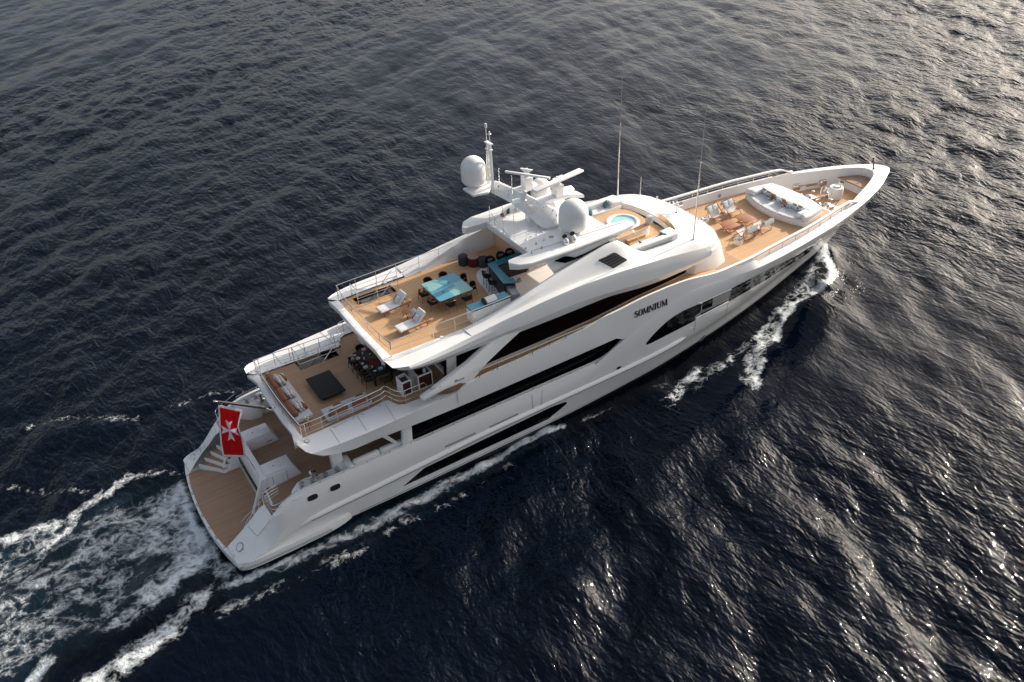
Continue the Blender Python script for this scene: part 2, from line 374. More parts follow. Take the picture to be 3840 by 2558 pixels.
I = np.arange(nx*ny).reshape(nx, ny); q = np.stack([I[:-1, :-1], I[1:, :-1], I[1:, 1:], I[:-1, 1:]], -1).reshape(-1)
me = bpy.data.meshes.new('sea_water'); nf = len(q)//4
me.vertices.add(nx*ny); me.vertices.foreach_set('co', co.ravel()); me.loops.add(len(q)); me.loops.foreach_set('vertex_index', q.astype(np.int32))
me.polygons.add(nf); me.polygons.foreach_set('loop_start', np.arange(0, nf*4, 4, dtype=np.int32)); me.polygons.foreach_set('loop_total', np.full(nf, 4, np.int32))
me.polygons.foreach_set('use_smooth', np.ones(nf, bool)); me.update(calc_edges=True)
for nm, arr in (('foam', foam), ('aeration', aer), ('gust', gust)):
    at = me.attributes.new(nm, 'FLOAT', 'POINT'); at.data.foreach_set('value', arr.reshape(-1).astype(np.float32))
sea = bpy.data.objects.new('sea_water', me); SC.collection.objects.link(sea); sea['kind'] = 'structure'
m = bpy.data.materials.new('sea_surface'); m.use_nodes = True; t = m.node_tree; b = t.nodes['Principled BSDF']; N = t.nodes.new; Lk = t.links.new
tc = N('ShaderNodeTexCoord')
def math_(op, a, b_=None, c=None, clamp=False):
    k = N('ShaderNodeMath'); k.operation = op; k.use_clamp = clamp
    for i, v in enumerate((a, b_, c)):
        if v is None: continue
        if hasattr(v, 'is_linked') or hasattr(v, 'links'): Lk(v, k.inputs[i])
        else: k.inputs[i].default_value = v
    return k.outputs[0]
def noise(scale, detail=4, dist=0, mscale=(1, 1, 1), rz=0, rough=.5, src=None):
    mp = N('ShaderNodeMapping'); mp.inputs['Scale'].default_value = mscale; mp.inputs['Rotation'].default_value = (0, 0, rz); Lk(src or tc.outputs['Object'], mp.inputs[0])
    k = N('ShaderNodeTexNoise'); k.inputs['Scale'].default_value = scale; k.inputs['Detail'].default_value = detail; k.inputs['Distortion'].default_value = dist; k.inputs['Roughness'].default_value = rough
    Lk(mp.outputs[0], k.inputs['Vector']); return k.outputs['Fac']
fa = N('ShaderNodeAttribute'); fa.attribute_name = 'foam'; ae = N('ShaderNodeAttribute'); ae.attribute_name = 'aeration'
def ridge(n, e):                         # 1 on thin filaments
    return math_('POWER', math_('SUBTRACT', 1, math_('MULTIPLY', math_('ABSOLUTE', math_('SUBTRACT', n, .5)), 4), clamp=True), e)
r1_ = ridge(noise(.42, 5, .5, (.85, 1.1, 1), 0, .6), 1.6); r2_ = ridge(noise(1.25, 4, .5, (.85, 1.1, 1), .2, .6), 1.6)
soft = noise(.42, 9, .35, (.8, 1.1, 1), 0, .72); fine = noise(5, 5, .3, (1, 1, 1), 0, .75)
pat = math_('ADD', math_('ADD', math_('MULTIPLY', r1_, .26), math_('MULTIPLY', r2_, .22)), math_('ADD', math_('MULTIPLY', soft, .66), math_('MULTIPLY', fine, .24)))
ff = math_('SUBTRACT', math_('ADD', pat, math_('MULTIPLY', fa.outputs['Fac'], .95)), 1.15)
mr = N('ShaderNodeMapRange'); mr.interpolation_type = 'SMOOTHSTEP'; mr.inputs[1].default_value = .04; mr.inputs[2].default_value = .40; Lk(ff, mr.inputs[0])
foamfac = math_('MULTIPLY', mr.outputs[0], math_('MULTIPLY', fa.outputs['Fac'], 3.0, clamp=True), clamp=True)
wc = N('ShaderNodeMix'); wc.data_type = 'RGBA'; wc.inputs[6].default_value = (.0006, .0024, .0072, 1); wc.inputs[7].default_value = (.014, .034, .048, 1); Lk(math_('MULTIPLY', ae.outputs['Fac'], math_('MULTIPLY', soft, 1.5)), wc.inputs[0])
cc = N('ShaderNodeMix'); cc.data_type = 'RGBA'; cc.inputs[7].default_value = (.72, .76, .78, 1); Lk(foamfac, cc.inputs[0]); Lk(wc.outputs[2], cc.inputs[6]); Lk(cc.outputs[2], b.inputs['Base Color'])
rr = N('ShaderNodeMix'); rr.inputs[2].default_value = .025; rr.inputs[3].default_value = .8; Lk(foamfac, rr.inputs[0]); Lk(rr.outputs[0], b.inputs['Roughness'])
b.inputs['IOR'].default_value = 1.333; b.inputs['Specular IOR Level'].default_value = .27
w1 = noise(1.25, 2.5, .5, (1, .5, 1), R(-52), .55); w2 = noise(3.1, 1.5, .4, (1, .55, 1), R(-38), .5); w3 = noise(7, 0, 0, (1, .7, 1), R(-60), .5)
hh = math_('ADD', math_('ADD', math_('MULTIPLY', w1, .21), math_('MULTIPLY', w2, .085)), math_('ADD', math_('MULTIPLY', w3, .014), math_('MULTIPLY', foamfac, .10)))
bp = N('ShaderNodeBump'); gu = N('ShaderNodeAttribute'); gu.attribute_name = 'gust'; Lk(math_('MULTIPLY', gu.outputs['Fac'], 1., clamp=True), bp.inputs['Strength']); bp.inputs['Distance'].default_value = 1.0; Lk(hh, bp.inputs['Height']); Lk(bp.outputs['Normal'], b.inputs['Normal'])
me.materials.append(m)
# ---------------------------------------------------------------- motor yacht: hull
YACHT = thing('motor_yacht', 'large white motor yacht with black window bands under way', 'yacht', (28, 0, 0)); YACHT['_w'] = (28., 0., 0.)
def part(name, g, m, parent=None, **k): return obj(name, g, m, parent or YACHT, **k)

HBp = [(0,4.8),(2,4.92),(5,4.98),(8,5.05),(12,5.12),(20,5.2),(28,5.2),(34,5.2),(36.7,5.2),(38.8,5.08),(41,4.88),(43.4,4.58),(45.1,4.33),(48.6,3.6),(50.2,3.17),(51.7,2.69),(53.2,2.14),(54.6,1.48),(55.3,1.12),(55.9,.80),(56.3,.55),(56.55,.35),(56.68,.18),(56.74,0)]
HB = C(HBp)
Wy = C([(0,4.4),(5,4.62),(12,4.7),(20,4.62),(28,4.25),(34,3.5),(40,2.42),(45,1.25),(48,.52),(50.2,0)])
Ky = C([(0,4.0),(20,3.6),(35,2.3),(45,.8),(49.5,0)])
By = C([(0,4.55),(5,4.72),(12,4.8),(20,4.74),(28,4.38),(34,3.66),(40,2.6),(45,1.42),(48,.68),(50.8,0)])
Ry = C([(0,4.9),(1.5,4.98),(3,5.0),(5,4.98),(8,5.02),(12,5.1),(20,5.17),(28,5.08),(34,4.62),(38,4.0),(42,3.16),(46,2.1),(50,.92),(53,0)])
Rz = C([(0,.72),(1.5,.9),(2.4,1.2),(4.2,1.88),(8,2.06),(12,2.28),(16,2.45),(20,2.46),(27,2.4),(31,2.5),(40,2.5),(48,2.4),(53,2.4)])
K2y = C([(0,4.74),(.22,4.92),(.5,5.02),(1.5,5.06),(2.38,5.03),(3,4.99),(8,5.05),(12,5.12),(20,5.2),(24,5.24),(27,5.3),(32,5.3),(36,5.2),(38.8,4.98),(41,4.76),(43.4,4.42),(46,3.92),(48.6,3.32),(50.2,2.88),(51.7,2.4),(53.2,1.85),(54.6,1.2),(55.6,.6),(56.2,.2),(56.34,0)])
K2z = C([(0,.94),(.5,.97),(1.5,1.08),(2.38,1.7),(3,2.4),(5,2.95),(8,3.0),(20,3.05),(22,3.12),(24.5,4.0),(26,4.62),(27.7,5.2),(29,5.55),(30.2,5.8),(31.5,5.85),(33,5.7),(35,5.5),(37,5.4),(56.5,4.9)])
Ky2 = C([(0,4.2),(1.5,4.5),(2.38,4.66),(2.8,4.85),(5,4.94),(8,5.02),(12,5.08),(20,5.16),(26,5.2),(30,5.17),(33,5.15),(36.7,5.18),(38.8,5.08),(41,4.88),(43.4,4.58),(45.1,4.33),(48.6,3.6),(50.2,3.17),(51.7,2.69),(53.2,2.14),(54.6,1.48),(55.3,1.12),(55.9,.80),(56.3,.55),(56.55,.35),(56.68,.18),(56.74,0)])
Kz = C([(0,1.0),(1.5,1.98),(2.38,2.8),(2.8,3.05),(3.5,3.35),(5,3.5),(8,3.52),(20,3.5),(22,3.55),(24.5,4.5),(26,5.12),(27.7,5.76),(29,6.12),(30.2,6.38),(31.5,6.4),(33,6.28),(35,6.0),(37,5.87),(50,5.86),(54.5,5.78),(57,5.6)])
Gz = C([(0,1.0),(1.02,1.9),(1.46,2.25),(2.26,2.87),(2.38,2.87),(2.41,2.87),(2.7,3.13),(3.0,3.35),(3.5,3.62),(4.2,3.8),(5,3.87),(8,3.9),(22.7,3.92),(23.8,4.0),(26,5.12)])
Gy = C([(0,3.38),(1.02,3.55),(2.38,3.55),(2.41,4.6),(3,4.72),(5,4.82),(8,4.9),(12,4.96),(20,5.04),(26,5.2)])
SX = [0,.25,.5,1,1.5,2,2.26,2.38,2.41,2.7,3,3.5,4.2,5,6,7,8,9,10,11,12,13,14,15,16,17,18,19,20,21,22,22.7,23.2,23.8,24.4,25,25.5,26]
SX2 = list(np.arange(27, 48, 1))+list(np.arange(48, 55.01, .5))+[55.4,55.8,56.1,56.35,56.55,56.7,56.8,56.88,56.94,57]
def line(fy, fz, xend, xs, x0=26):
    out = []
    for x in xs:
        X = x if x <= x0 else x0+(x-x0)*(xend-x0)/(57-x0)
        out.append(np.array([X, -fy(X), fz(X) if callable(fz) else fz]))
    return out
ALLX = SX+SX2
L_keel = line(Ky, -1.2, 49.5, ALLX); L_w = line(Wy, 0.0, 50.2, ALLX); L_b = line(By, .42, 50.8, ALLX)
L_r = line(Ry, Rz, 53, ALLX); L_k2 = line(K2y, K2z, 56.34, ALLX); L_k = line(Ky2, Kz, 56.74, ALLX)
L_g = line(Gy, Gz, 57, SX)
n1 = len(SX)
def mid(A, B, t, bulge=0): return [a+(b-a)*t+np.array([0, -bulge*(1 if True else 0), 0]) for a, b in zip(A, B)]
# flare: lines between boot top and rub level and between rub level and knuckle stay hollow towards the bow
def hollow(A, B, t, k):
    out = []
    for a, b in zip(A, B):
        q = a+(b-a)*t; w = max(0, min(1, (a[0]-28)/14)); q[1] *= (1-k*w*4*t*(1-t)); out.append(q)
    return out
g = G()
L_br = [hollow(L_b, L_r, t, .10) for t in (.33, .66)]; L_rk = [hollow(L_r, L_k2, t, .05) for t in (.33, .66)]
g.both([L_b]+L_br+[L_r]+L_rk+[L_k2, L_k], flip=True)
g.both([L_k[:n1], L_g], flip=True)
# rounded gunwale, inner bulwark down to the main deck
gi = [q+np.array([0, .06+.16*(min(1, max(0, (q[0]-2.4)/.6))), .012]) for q in L_g[8:]]
gd = [np.array([q[0], q[1]+.1, 2.6]) for q in gi]
g.both([L_g[8:], gi, gd], flip=True)
HULL = part('hull', g, WHITE, ang=28, lr=False)
g = G(); g.both([L_keel, L_w, L_b], flip=True)
tr = [L_keel[0], L_w[0], L_b[0]]
g.add([q for a in tr for q in (a, a*np.array([1, -1, 1]))], [(0,1,3,2),(2,3,5,4)])
part('hull_bottom', g, BOOT, HULL, lr=False)
def hull_y(x, z):                        # half breadth of the hull side at (x, z), any height below the knuckle
    pts = [(0, Wy(x)), (.42, By(x)), (Rz(x), Ry(x))]
    # sheared stations are close to vertical stations amidships, good enough for glazing
    pts += [(K2z(x), K2y(x)), (Kz(x), Ky2(x))]
    if x < 26: pts.append((max(Gz(x), Kz(x)+.01), Gy(x)))
    zs = [q[0] for q in pts]; ys = [q[1] for q in pts]
    return float(np.interp(z, zs, ys))
# ray-cast helper onto the real hull mesh for exact placing of glazing, letters, fittings
from mathutils.bvhtree import BVHTree
dg = bpy.context.evaluated_depsgraph_get()
def bvh_of(o):
    me = o.data; off = Vector(o['_w']) if o.get('_w') is not None else Vector((0, 0, 0))
    return BVHTree.FromPolygons([q.co+off for q in me.vertices], [tuple(p_.vertices) for p_ in me.polygons])
HB_T = bvh_of(HULL)
def on(bvh, fr, a, b, out=.012):
    d = Vector(ray(fr, a, b)).normalized(); h = bvh.ray_cast(Vector(CAMP), d)
    if h[0] is None: return None
    n = h[1] if h[1].dot(d) < 0 else -h[1]
    return np.array(h[0]+n*out), np.array(n)
def drape(bvh, pts2, out=.012, thick=.04, step=18):   # image outline -> panel lying on the surface, with its own thickness
    fr = pts2[0]; P = [np.array(q, float) for q in pts2[1]]
    # densify outline and fill with an inner lattice
    E_ = []
    for i in range(len(P)):
        a, b = P[i], P[(i+1) % len(P)]; k = max(1, int(np.linalg.norm(b-a)/step))
        E_ += [a+(b-a)*t/k for t in range(k)]
    b2 = [Vector((q[0], q[1], 0)) for q in E_]
    tri = tessellate_polygon([b2]); bm = bmesh.new(); vs = [bm.verts.new(q) for q in b2]
    for t in tri:
        try: bm.faces.new([vs[i] for i in t])
        except ValueError: pass
    for _ in range(3):
        es = [e for e in bm.edges if e.calc_length() > step*2.2 and not e.is_boundary]
        if es: bmesh.ops.subdivide_edges(bm, edges=es, cuts=1); bmesh.ops.triangulate(bm, faces=bm.faces[:])
    bm.verts.index_update(); v = []; nn = []
    last = None
    for q in bm.verts:
        h = on(bvh, fr, q.co.x, q.co.y, out)
        if h is None: h = last
        last = h; v.append(h[0]); nn.append(h[1])
    f = [[q.index for q in p_.verts] for p_ in bm.faces]
    n = len(v); be = [tuple(q.index for q in e.verts) for e in bm.edges if e.is_boundary]; bm.free()
    f2 = f+[[i+n for i in p_[::-1]] for p_ in f]+[(a, b, b+n, a+n) for a, b in be]
    g = G(); g.add(v+[a-b*thick for a, b in zip(v, nn)], f2); return g
def sym(g):                              # add the port mirror
    n = len(g.v); g.v += [(a, -b, c) for a, b, c in g.v]; g.f += [tuple(i+n for i in q[::-1]) for q in g.f]; g.m += g.m[:]; g.lr = True; return g
# ---------------------------------------------------------------- stern platform, stairs, main deck
half = [(-.53,0),(-.5,1.2),(-.4,2.4),(-.22,3.6),(-.06,4.3),(.06,4.66),(.26,4.92),(.6,5.05),(1.4,5.1),(3,5.13),(4.8,5.1),(5.6,5.02),(6.1,4.92),(6.45,4.8),(6.6,4.7)]
out = [(x, -y, .36) for x, y in half]+[(6.5,-4.5,.36),(2.75,-4.4,.36),(2.75,4.4,.36),(6.5,4.5,.36)]+[(x, y, .36) for x, y in half[:0:-1]]
g = G(); g.slab([out], (0, 0, .57)); PLAT = part('swim_platform', g, WHITE, bevel=.1, seg=3)
g = G()
for s in (-1, 1):
    for k in (0, 1): g.tube(smooth([(.02, s*4.8, .62-.1*k), (.3, s*5.04, .62-.1*k), (1.4, s*5.125, .62-.1*k), (3, s*5.15, .62-.1*k), (5.2, s*5.12, .6-.1*k)], 4), .018, 5)
part('fender_strip', g, GREYP, PLAT, lr=True)
tk = [(-.1,3.36),(.55,3.38),(1.62,2.24),(2.6,2.22)]
tk = [(x, y, .945) for x, y in tk]+[(x, -y, .945) for x, y in tk[::-1]]+[(-.3,-2.2,.945),(-.42,0,.945),(-.3,2.2,.945)]
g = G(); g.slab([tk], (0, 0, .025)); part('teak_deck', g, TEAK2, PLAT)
for s in (-1, 1):
    g = G(); Mx = rot(t=(.1, s*4.02, .96), z=s*8)
    g.rbox(-.07, .07, -.3, .3, 0, .03, .012, Mx); g.mi = 1; g.rbox(-.05, .05, -.28, -.04, .03, .1, .02, Mx); g.tube([Mx @ Vector(q) for q in ((0, .06, .03), (0, .06, .1), (0, .26, .1), (0, .26, .03))], .02, 6)
    part('mooring_cleat', g, [GREYM, CHROME], PLAT)
    for y in (.3, .42, 1.35, 1.47, 2.25, 2.37, 3.1):
        pass
g = G()
for y in (-3.3, -2.45, -2.3, -1.6, -1.45, -.45, -.3, .55, .7, 1.6, 1.75, 2.6, 3.3):
    x = -.53+.53*(abs(y)/4.7)**2+.07; g.lathe([(.03, 0), (.03, .03), (.015, .035)], (x, y, .925), 8)
part('deck_socket', g, DARK, PLAT, isl=True)
for s in (-1, 1):
    ST = None
    g = G(); gt = G()
    for i in range(6):
        a0, a1 = np.array([.6+.42*i, s*3.52, 0]), np.array([1.64+.24*i, s*2.2, 0]); b0, b1 = np.array([.6+.42*(i+1), s*3.52, 0]), np.array([1.64+.24*(i+1), s*2.2, 0])
        if i == 5: b0, b1 = np.array([3.4, s*3.52, 0]), np.array([3.3, s*2.2, 0])
        z = .95+.278*(i+1)
        if i < 6: g.slab([[tuple(q+[0, 0, z-.29]) for q in (a0, a1, b1, b0)]], (0, 0, .285))
        d = (b0-a0)*.16; e = (b1-a1)*.16
        gt.slab([[tuple(q+[0, 0, z-.004]) for q in (a0+d, a1+e, b1, b0)]], (0, 0, .012))
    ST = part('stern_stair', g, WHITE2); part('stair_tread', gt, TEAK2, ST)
g = G()                                     # transom block with the garage door between the two stairs
g.slab([[(2.6,-2.2,.95),(3.14,-2.2,.95),(3.14,-2.2,3.3),(2.72,-2.2,3.3)]], (0, 4.4, 0))
for s in (-1, 1): g.slab([[(1.62,s*2.14,.95),(2.62,s*2.14,.95),(2.7,s*2.14,2.9),(2.45,s*2.14,2.35),(2.05,s*2.14,1.25)]], (0, s*.1, 0))
TRB = part('transom_block', g, WHITE, bevel=.03)
g = G(); g.slab([[(2.63,1.75,1.72),(2.63,-1.5,1.72),(2.66,-1.75,2.05),(2.66,1.75,2.05)]], (-.05, 0, 0)); part('transom_window', g, BLACK, TRB)
for s in (-1, 1):
    g = G(); P = smooth([(2.75, s*2.2, 3.28), (2.45, s*2.28, 2.7), (2.1, s*2.33, 1.95), (1.9, s*2.38, 1.6), (1.78, s*2.34, 1.25), (1.72, s*2.28, .95)], 5)
    g.tube(P, .075, 10); part('stair_arm', g, WHITE)
    g = G(); g.tube([(2.75, s*.15, 3.3), (2.75, s*.15, 3.62), (2.75, s*1.9, 3.62), (2.75, s*1.9, 3.3)], .02, 6); part('handrail', g, CHROME, TRB)
    g = G()                                 # stair handrail on the outer side with its gate rails
    g.tube([(.95, s*3.6, 1.9), (.97, s*3.5, 2.35), (3.3, s*3.4, 3.7), (3.35, s*3.4, 3.55)], .022, 6)
    g.tube(smooth([(2.42, s*3.5, 3.62), (2.46, s*4.2, 3.62), (2.56, s*4.62, 3.63), (3.0, s*4.78, 3.75), (3.9, s*4.84, 4.1)], 4), .022, 6)
    for dz in (.32, .62): g.tube(smooth([(2.42, s*3.52, 3.62-dz), (2.46, s*4.2, 3.62-dz), (2.56, s*4.6, 3.62-dz), (3.1, s*4.72, 3.68-dz)], 4), .014, 6)
    g.tube([(2.42, s*3.5, 2.85), (2.42, s*3.5, 3.62), (3.3, s*3.3, 3.62), (3.3, s*3.3, 3.2)], .02, 6)
    for k in range(3): g.tube([(2.45, s*3.5, 3.4-.2*k), (3.3, s*3.32, 3.4-.2*k)], .012, 5)
    part('gate_rail', g, CHROME)
g = G(); a = [(2.9,2.2),(3.35,2.2),(3.35,3.55),(2.45,3.58),(2.45,4.72),(5,4.85),(9,4.9),(14,4.95)]
a = [(x, y, 2.47) for x, y in a]+[(x, -y, 2.47) for x, y in a[::-1]]
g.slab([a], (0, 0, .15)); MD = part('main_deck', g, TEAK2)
for s in (-1, 1):                           # two lockers on the after deck
    g = G(); b0 = [(3.1, 1.17), (4.63, 1.17), (4.63, 2.1), (3.1, 2.1)]; b1 = [(3.1, 1.17), (5.0, 1.17), (5.0, 2.2), (3.1, 2.3)]
    v = [(x, s*y, 2.62) for x, y in b1]+[(x, s*y, 3.45) for x, y in b0]
    g.add(v, [(0,1,5,4),(1,2,6,5),(2,3,7,6),(3,0,4,7),(4,5,6,7)]); LK = part('deck_locker', g, WHITE, bevel=.03)
    g = G(); g.rbox(3.3, 4.1, s*1.64-.33, s*1.64+.33, 3.43, 3.462, .012); g.mi = 1; g.lathe([(.045, 0), (.045, .02), (0, .022)], (3.7, s*1.64, 3.462), 10); part('locker_hatch', g, [WHITE2, GREYM], LK)
    g = G(); g.box(4.25, 4.6, s*1.165-.01, s*1.165+.01, 2.78, 2.83); part('locker_handle', g, DARK, LK)
    if s < 0:
        g = G(); g.tube([(3.35, -2.35, 2.9), (3.35, -2.42, 3.5), (4.15, -2.42, 3.5), (4.15, -2.35, 2.66)], .022, 6); g.tube([(3.35, -2.4, 2.72), (4.15, -2.4, 2.72)], .02, 6); part('locker_rail', g, CHROME, LK)
# ---------------------------------------------------------------- saloon on the main deck
g = G()
for s in (-1, 1): g.slab([[(10.75,s*4.66,2.6),(26.6,s*4.72,2.6),(26.6,s*4.72,5.7),(10.75,s*4.66,5.7)]], (0, -s*.12, 0))
g.box(11.4, 11.5, -4.6, 4.6, 2.6, 5.6)
SAL = part('saloon_window', g, BLACK, isl=True)
g = G()
for s in (-1, 1):
    g.slab([[(9.95,s*4.9,2.62),(10.62,s*4.9,2.62),(10.78,s*4.86,5.35),(10.2,s*4.86,5.35)]], (0, -s*.22, 0))
    g.slab([[(8.75,s*4.55,5.3),(9.05,s*4.55,5.3),(10.4,s*4.7,3.5),(10.2,s*4.7,3.5)]], (0, -s*.12, 0))
    g.box(6.3, 6.9, s*3.75-.25, s*3.75+.25, 2.6, 5.6)
part('deck_pillar', g, WHITE, bevel=.03, isl=True)
for s in (-1, 1):                           # rounded mooring station with bollards
    g = G(); P = [(3.6,4.86),(3.62,4.5),(3.8,4.15),(4.25,3.78),(4.75,3.68),(5.0,3.74),(5.02,3.86),(6.3,3.86),(7.0,3.95),(7.0,4.86)]
    g.slab([[(x, s*y, 2.6) for x, y in P]], (0, 0, 1.0)); MST = part('mooring_station', g, WHITE, bevel=.03)
    for x, y in ((4.35, 4.28), (4.95, 4.3), (5.68, 4.35), (6.35, 4.36)):
        g = G(); g.lathe([(.17, 0), (.15, .04), (.09, .1), (.085, .24), (.15, .3), (.15, .33), (.05, .36)], (x, s*y, 3.58), 14); part('bollard', g, GREYM, MST)
    g = G(); g.lathe([(.24, 0), (.24, .1), (.15, .16), (.12, .34), (.19, .42), (.19, .5), (.1, .54)], (5.12, s*4.02, 3.58), 16); part('capstan', g, CHROME, MST)
    g = G(); g.slab([[(6.55,s*4.8,3.32),(7.25,s*4.8,3.32),(7.25,s*4.1,3.75),(6.5,s*4.0,3.75)]], (0, 0, .12)); part('station_cover', g, WHITE, MST, bevel=.02)
# ---------------------------------------------------------------- upper deck: plate, fascia, wide coaming, bulwark
UD = 5.87
inner = zps('r2', [(600,1290),(790,1215),(1000,1120),(1230,1020),(1390,940)], 5.95)+zps('t3', [(240,1292),(300,1312),(400,1365),(490,1398),(560,1402),(650,1382),(760,1332),(870,1290),(1010,1228)], 5.95)
inner[0] = np.array([5.22, -3.3, 5.95])
crU = [np.array(q) for q in [(4.62,-3.86,6.28),(5.0,-4.66,5.92),(6.0,-4.8,5.93),(6.63,-4.86,5.94),(8.25,-4.96,5.98),(9.88,-5.01,6.05),(11,-5.05,6.1),(12,-5.07,6.14),(13,-5.09,6.17),(13.6,-5.1,6.18),(14.4,-5.11,6.2)]]
inn = [np.array([4.62, -3.6, 6.1])]+inner+[np.array([13.4,-4.72,6.02]), np.array([14.4,-4.8,6.1])]
NI = 30
inner = inn[1:-2]; A_in, A_cr = rs(inn, NI), rs(crU, NI)
Vp = sps('s7', [(545,228),(820,240),(970,215),(1085,190),(1280,140),(1600,0)], lambda x, z: 4.9)
Vpts = [np.array([5.05,-4.62,5.86])]+Vp[1:]+[np.array([x, -HB(x)+.02, 5.26-.07*min(1, (x-10)/4)]) for x in (11.5, 12.5, 13.6, 14.4)]
A_v = rs(Vpts, NI)
A_v[0] = (4.75, -3.86, 6.1)
sof = A_v.copy(); sof[:, 1] *= .86; sof[:, 2] += .12
g = G(); g.both([A_in, A_cr, A_v, sof]); UCO = part('upper_coaming', g, WHITE, ang=16)
BX = list(np.arange(13.6, 26.01, .62))+list(np.arange(26.6, 35.9, .8))+[36.1,36.4,36.7,37.0]
def Vz(x): return 5.19 if x < 25 else Kz(x)
Ez = C([(13.6,6.2),(14.25,6.5),(18.9,6.68),(21.5,6.8),(23.3,7.0),(23.9,7.1),(25,7.16),(27.2,7.3),(29,7.28),(30.5,7.2),(32,6.95),(33.3,6.78),(36.1,6.7),(37,6.18)])
def Ey(x):
    y = HB(x)-.0-.10*max(0, min(1, (x-13.6)/1.5))-.06*max(0, min(1, (x-25)/4)); return y if x < 34 else y+(4.83-y)*(x-34)/3
bv = [np.array([x, -HB(x)+.02 if x < 25.4 else -Ky2(x), Vz(x)]) for x in BX]
bm_ = [np.array([x, -HB(x)-.0-.03*min(1,(x-13.6)/2) if x < 24 else -(Ky2(x)*.6+Ey(x)*.4), Vz(x)+(Ez(x)-Vz(x))*.45]) for x in BX]
be = [np.array([x, -Ey(x), Ez(x)]) for x in BX]; bi = [q+np.array([0, .13, .0]) for q in be]; bf = [np.array([q[0], q[1]+.06, UD]) for q in bi]
so2 = [np.array([q[0], q[1]+.5, q[2]+.05]) for q in bv]
g = G(); g.both([bf, bi, be, bm_, bv, so2]); UB = part('upper_bulwark', g, WHITE, ang=25)
g = G(); o = [(5.1,3.42)]+[(q[0], -q[1]) for q in inner[1:]]+[(14,4.95),(20,5.0),(27,4.95),(33,4.85),(36.5,4.7)]
o = [(x, y, UD-.22) for x, y in o]+[(x, -y, UD-.22) for x, y in o[::-1]]
hole = [(7.4, 2.35, UD-.22), (9.85, 2.35, UD-.22), (9.85, 3.3, UD-.22), (7.4, 3.3, UD-.22)]
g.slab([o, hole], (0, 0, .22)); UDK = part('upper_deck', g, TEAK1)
g = G(); a = [(4.62,3.6,6.02),(4.9,3.58,6.02),(5.22,3.3,5.96),(5.2,2,5.96),(5.16,0,5.96)]; a = a+[(x, -y, z) for x, y, z in a[-2::-1]]
b = [(4.62,3.6),(4.86,2.6),(4.8,1.3),(4.78,0)]; b = b+[(x, -y) for x, y in b[-2::-1]]
g.slab([[(x, y, 5.7) for x, y, z in a]+[(x, y, 5.7) for x, y in b[::-1]]], (0, 0, .27)); part('aft_coaming', g, WHITE, bevel=.03)
# side deck strip and house on the upper deck
g = G()
for s in (-1, 1):
    P = [(13.6,4.98,5.88),(20,5.02,5.9),(26,5.0,6.0),(28,4.98,6.06),(33,4.85,6.06),(36,4.7,5.64)]; Q = [(13.6,3.7,5.88),(20,3.7,5.9),(26,3.5,6.0),(28,3.3,6.06),(33,3.0,6.06),(36,2.6,5.64)]
    g.ribbon([[(x, s*y, z) for x, y, z in P], [(x, s*y, z) for x, y, z in Q]])
part('side_deck', g, TEAK, fix=False, lr=True)
def plan(x): return float(np.interp(x, [13.6,20,24,28,31,32.6,33.6,34.2], [3.72,3.72,3.6,3.32,3.2,3.05,2.4,1.4]))
HX = [13.6,16,18,20,22,24,26,27,28,29,30,31,32,32.6,33.1,33.6,33.9,34.2]
def wall(z0, z1, off, tilt=0):
    a = [np.array([x, -plan(x)-off, z0 if not callable(z0) else z0(x)]) for x in HX]+[np.array([34.35+off, 0, z0 if not callable(z0) else z0(34.3)])]
    b = [np.array([x-tilt*max(0, (x-26)/8), -plan(x)-off, z1]) for x in HX]+[np.array([34.35+off-tilt, 0, z1])]
    return [a, b]
zl = lambda x: float(np.interp(x, [13.6, 20, 25, 27, 34.4], [6.08, 6.1, 6.06, 6.1, 6.12]))
g = G(); w_ = wall(5.6, 6.1, .0); w_[1] = [np.array([q[0], q[1], zl(q[0])]) for q in w_[1]]; g.both(w_)
part('house_wall', g, WHITE, ang=50, lr=False)
g = G(); g.both(wall(zl, 8.3, -.03, .4)); HWN = part('upper_window', g, BLACK, ang=50, lr=False)
g = G(); g.box(14.2, 14.3, -3.7, 3.7, 5.88, 8.6); part('aft_window', g, BLACK, HWN)
g = G()
for s in (-1, 1):
    g.slab([[(13.75,s*3.78,5.88),(14.35,s*3.78,5.88),(14.45,s*3.78,8.3),(13.85,s*3.78,8.3)]], (0, -s*.2, 0)); g.box(13.98, 14.22, min(s*1.2, s*3.6), max(s*1.2, s*3.6), 5.87, 6.08)
part('house_post', g, WHITE, bevel=.02, isl=True)
for s in (-1, 1):                           # forward side front of the house, white block sloping to the fore deck
    g = G(); P0 = [(32.2,3.1),(32.6,3.55),(34.5,3.62),(35.7,3.3),(36.4,2.2),(36.7,0),(32.2,0)]; P1 = [(32.4,2.9),(32.8,3.35),(34.2,3.4),(35.2,3.1),(35.8,2.1),(36.0,0),(32.2,0)]
    n = len(P0); v = [(x, s*y, 5.6) for x, y in P0]+[(x, s*y, 7.35) for x, y in P1]
    g.add(v, [(i, i+1, n+i+1, n+i) for i in range(n-2)]+[tuple(range(n, 2*n))]); part('house_front', g, WHITE, bevel=.12, seg=3)
# raked arch between upper bulwark and sun deck
YA = lambda x, z: 5.13-(z-6.15)*.27
top = [(358,976),(480,880),(600,790),(700,712),(870,558),(1000,490),(1130,430)]; bot = [(375,990),(525,905),(637,858),(712,857),(760,800),(840,705),(960,590),(1090,470),(1130,430)]
P = sps('r7', top, YA)+sps('r7', bot[-2::-1], YA)
g = G(); g.slab([P], (0, .34, 0)); sym(g); ARCH = part('side_arch', g, WHITE, bevel=.03)
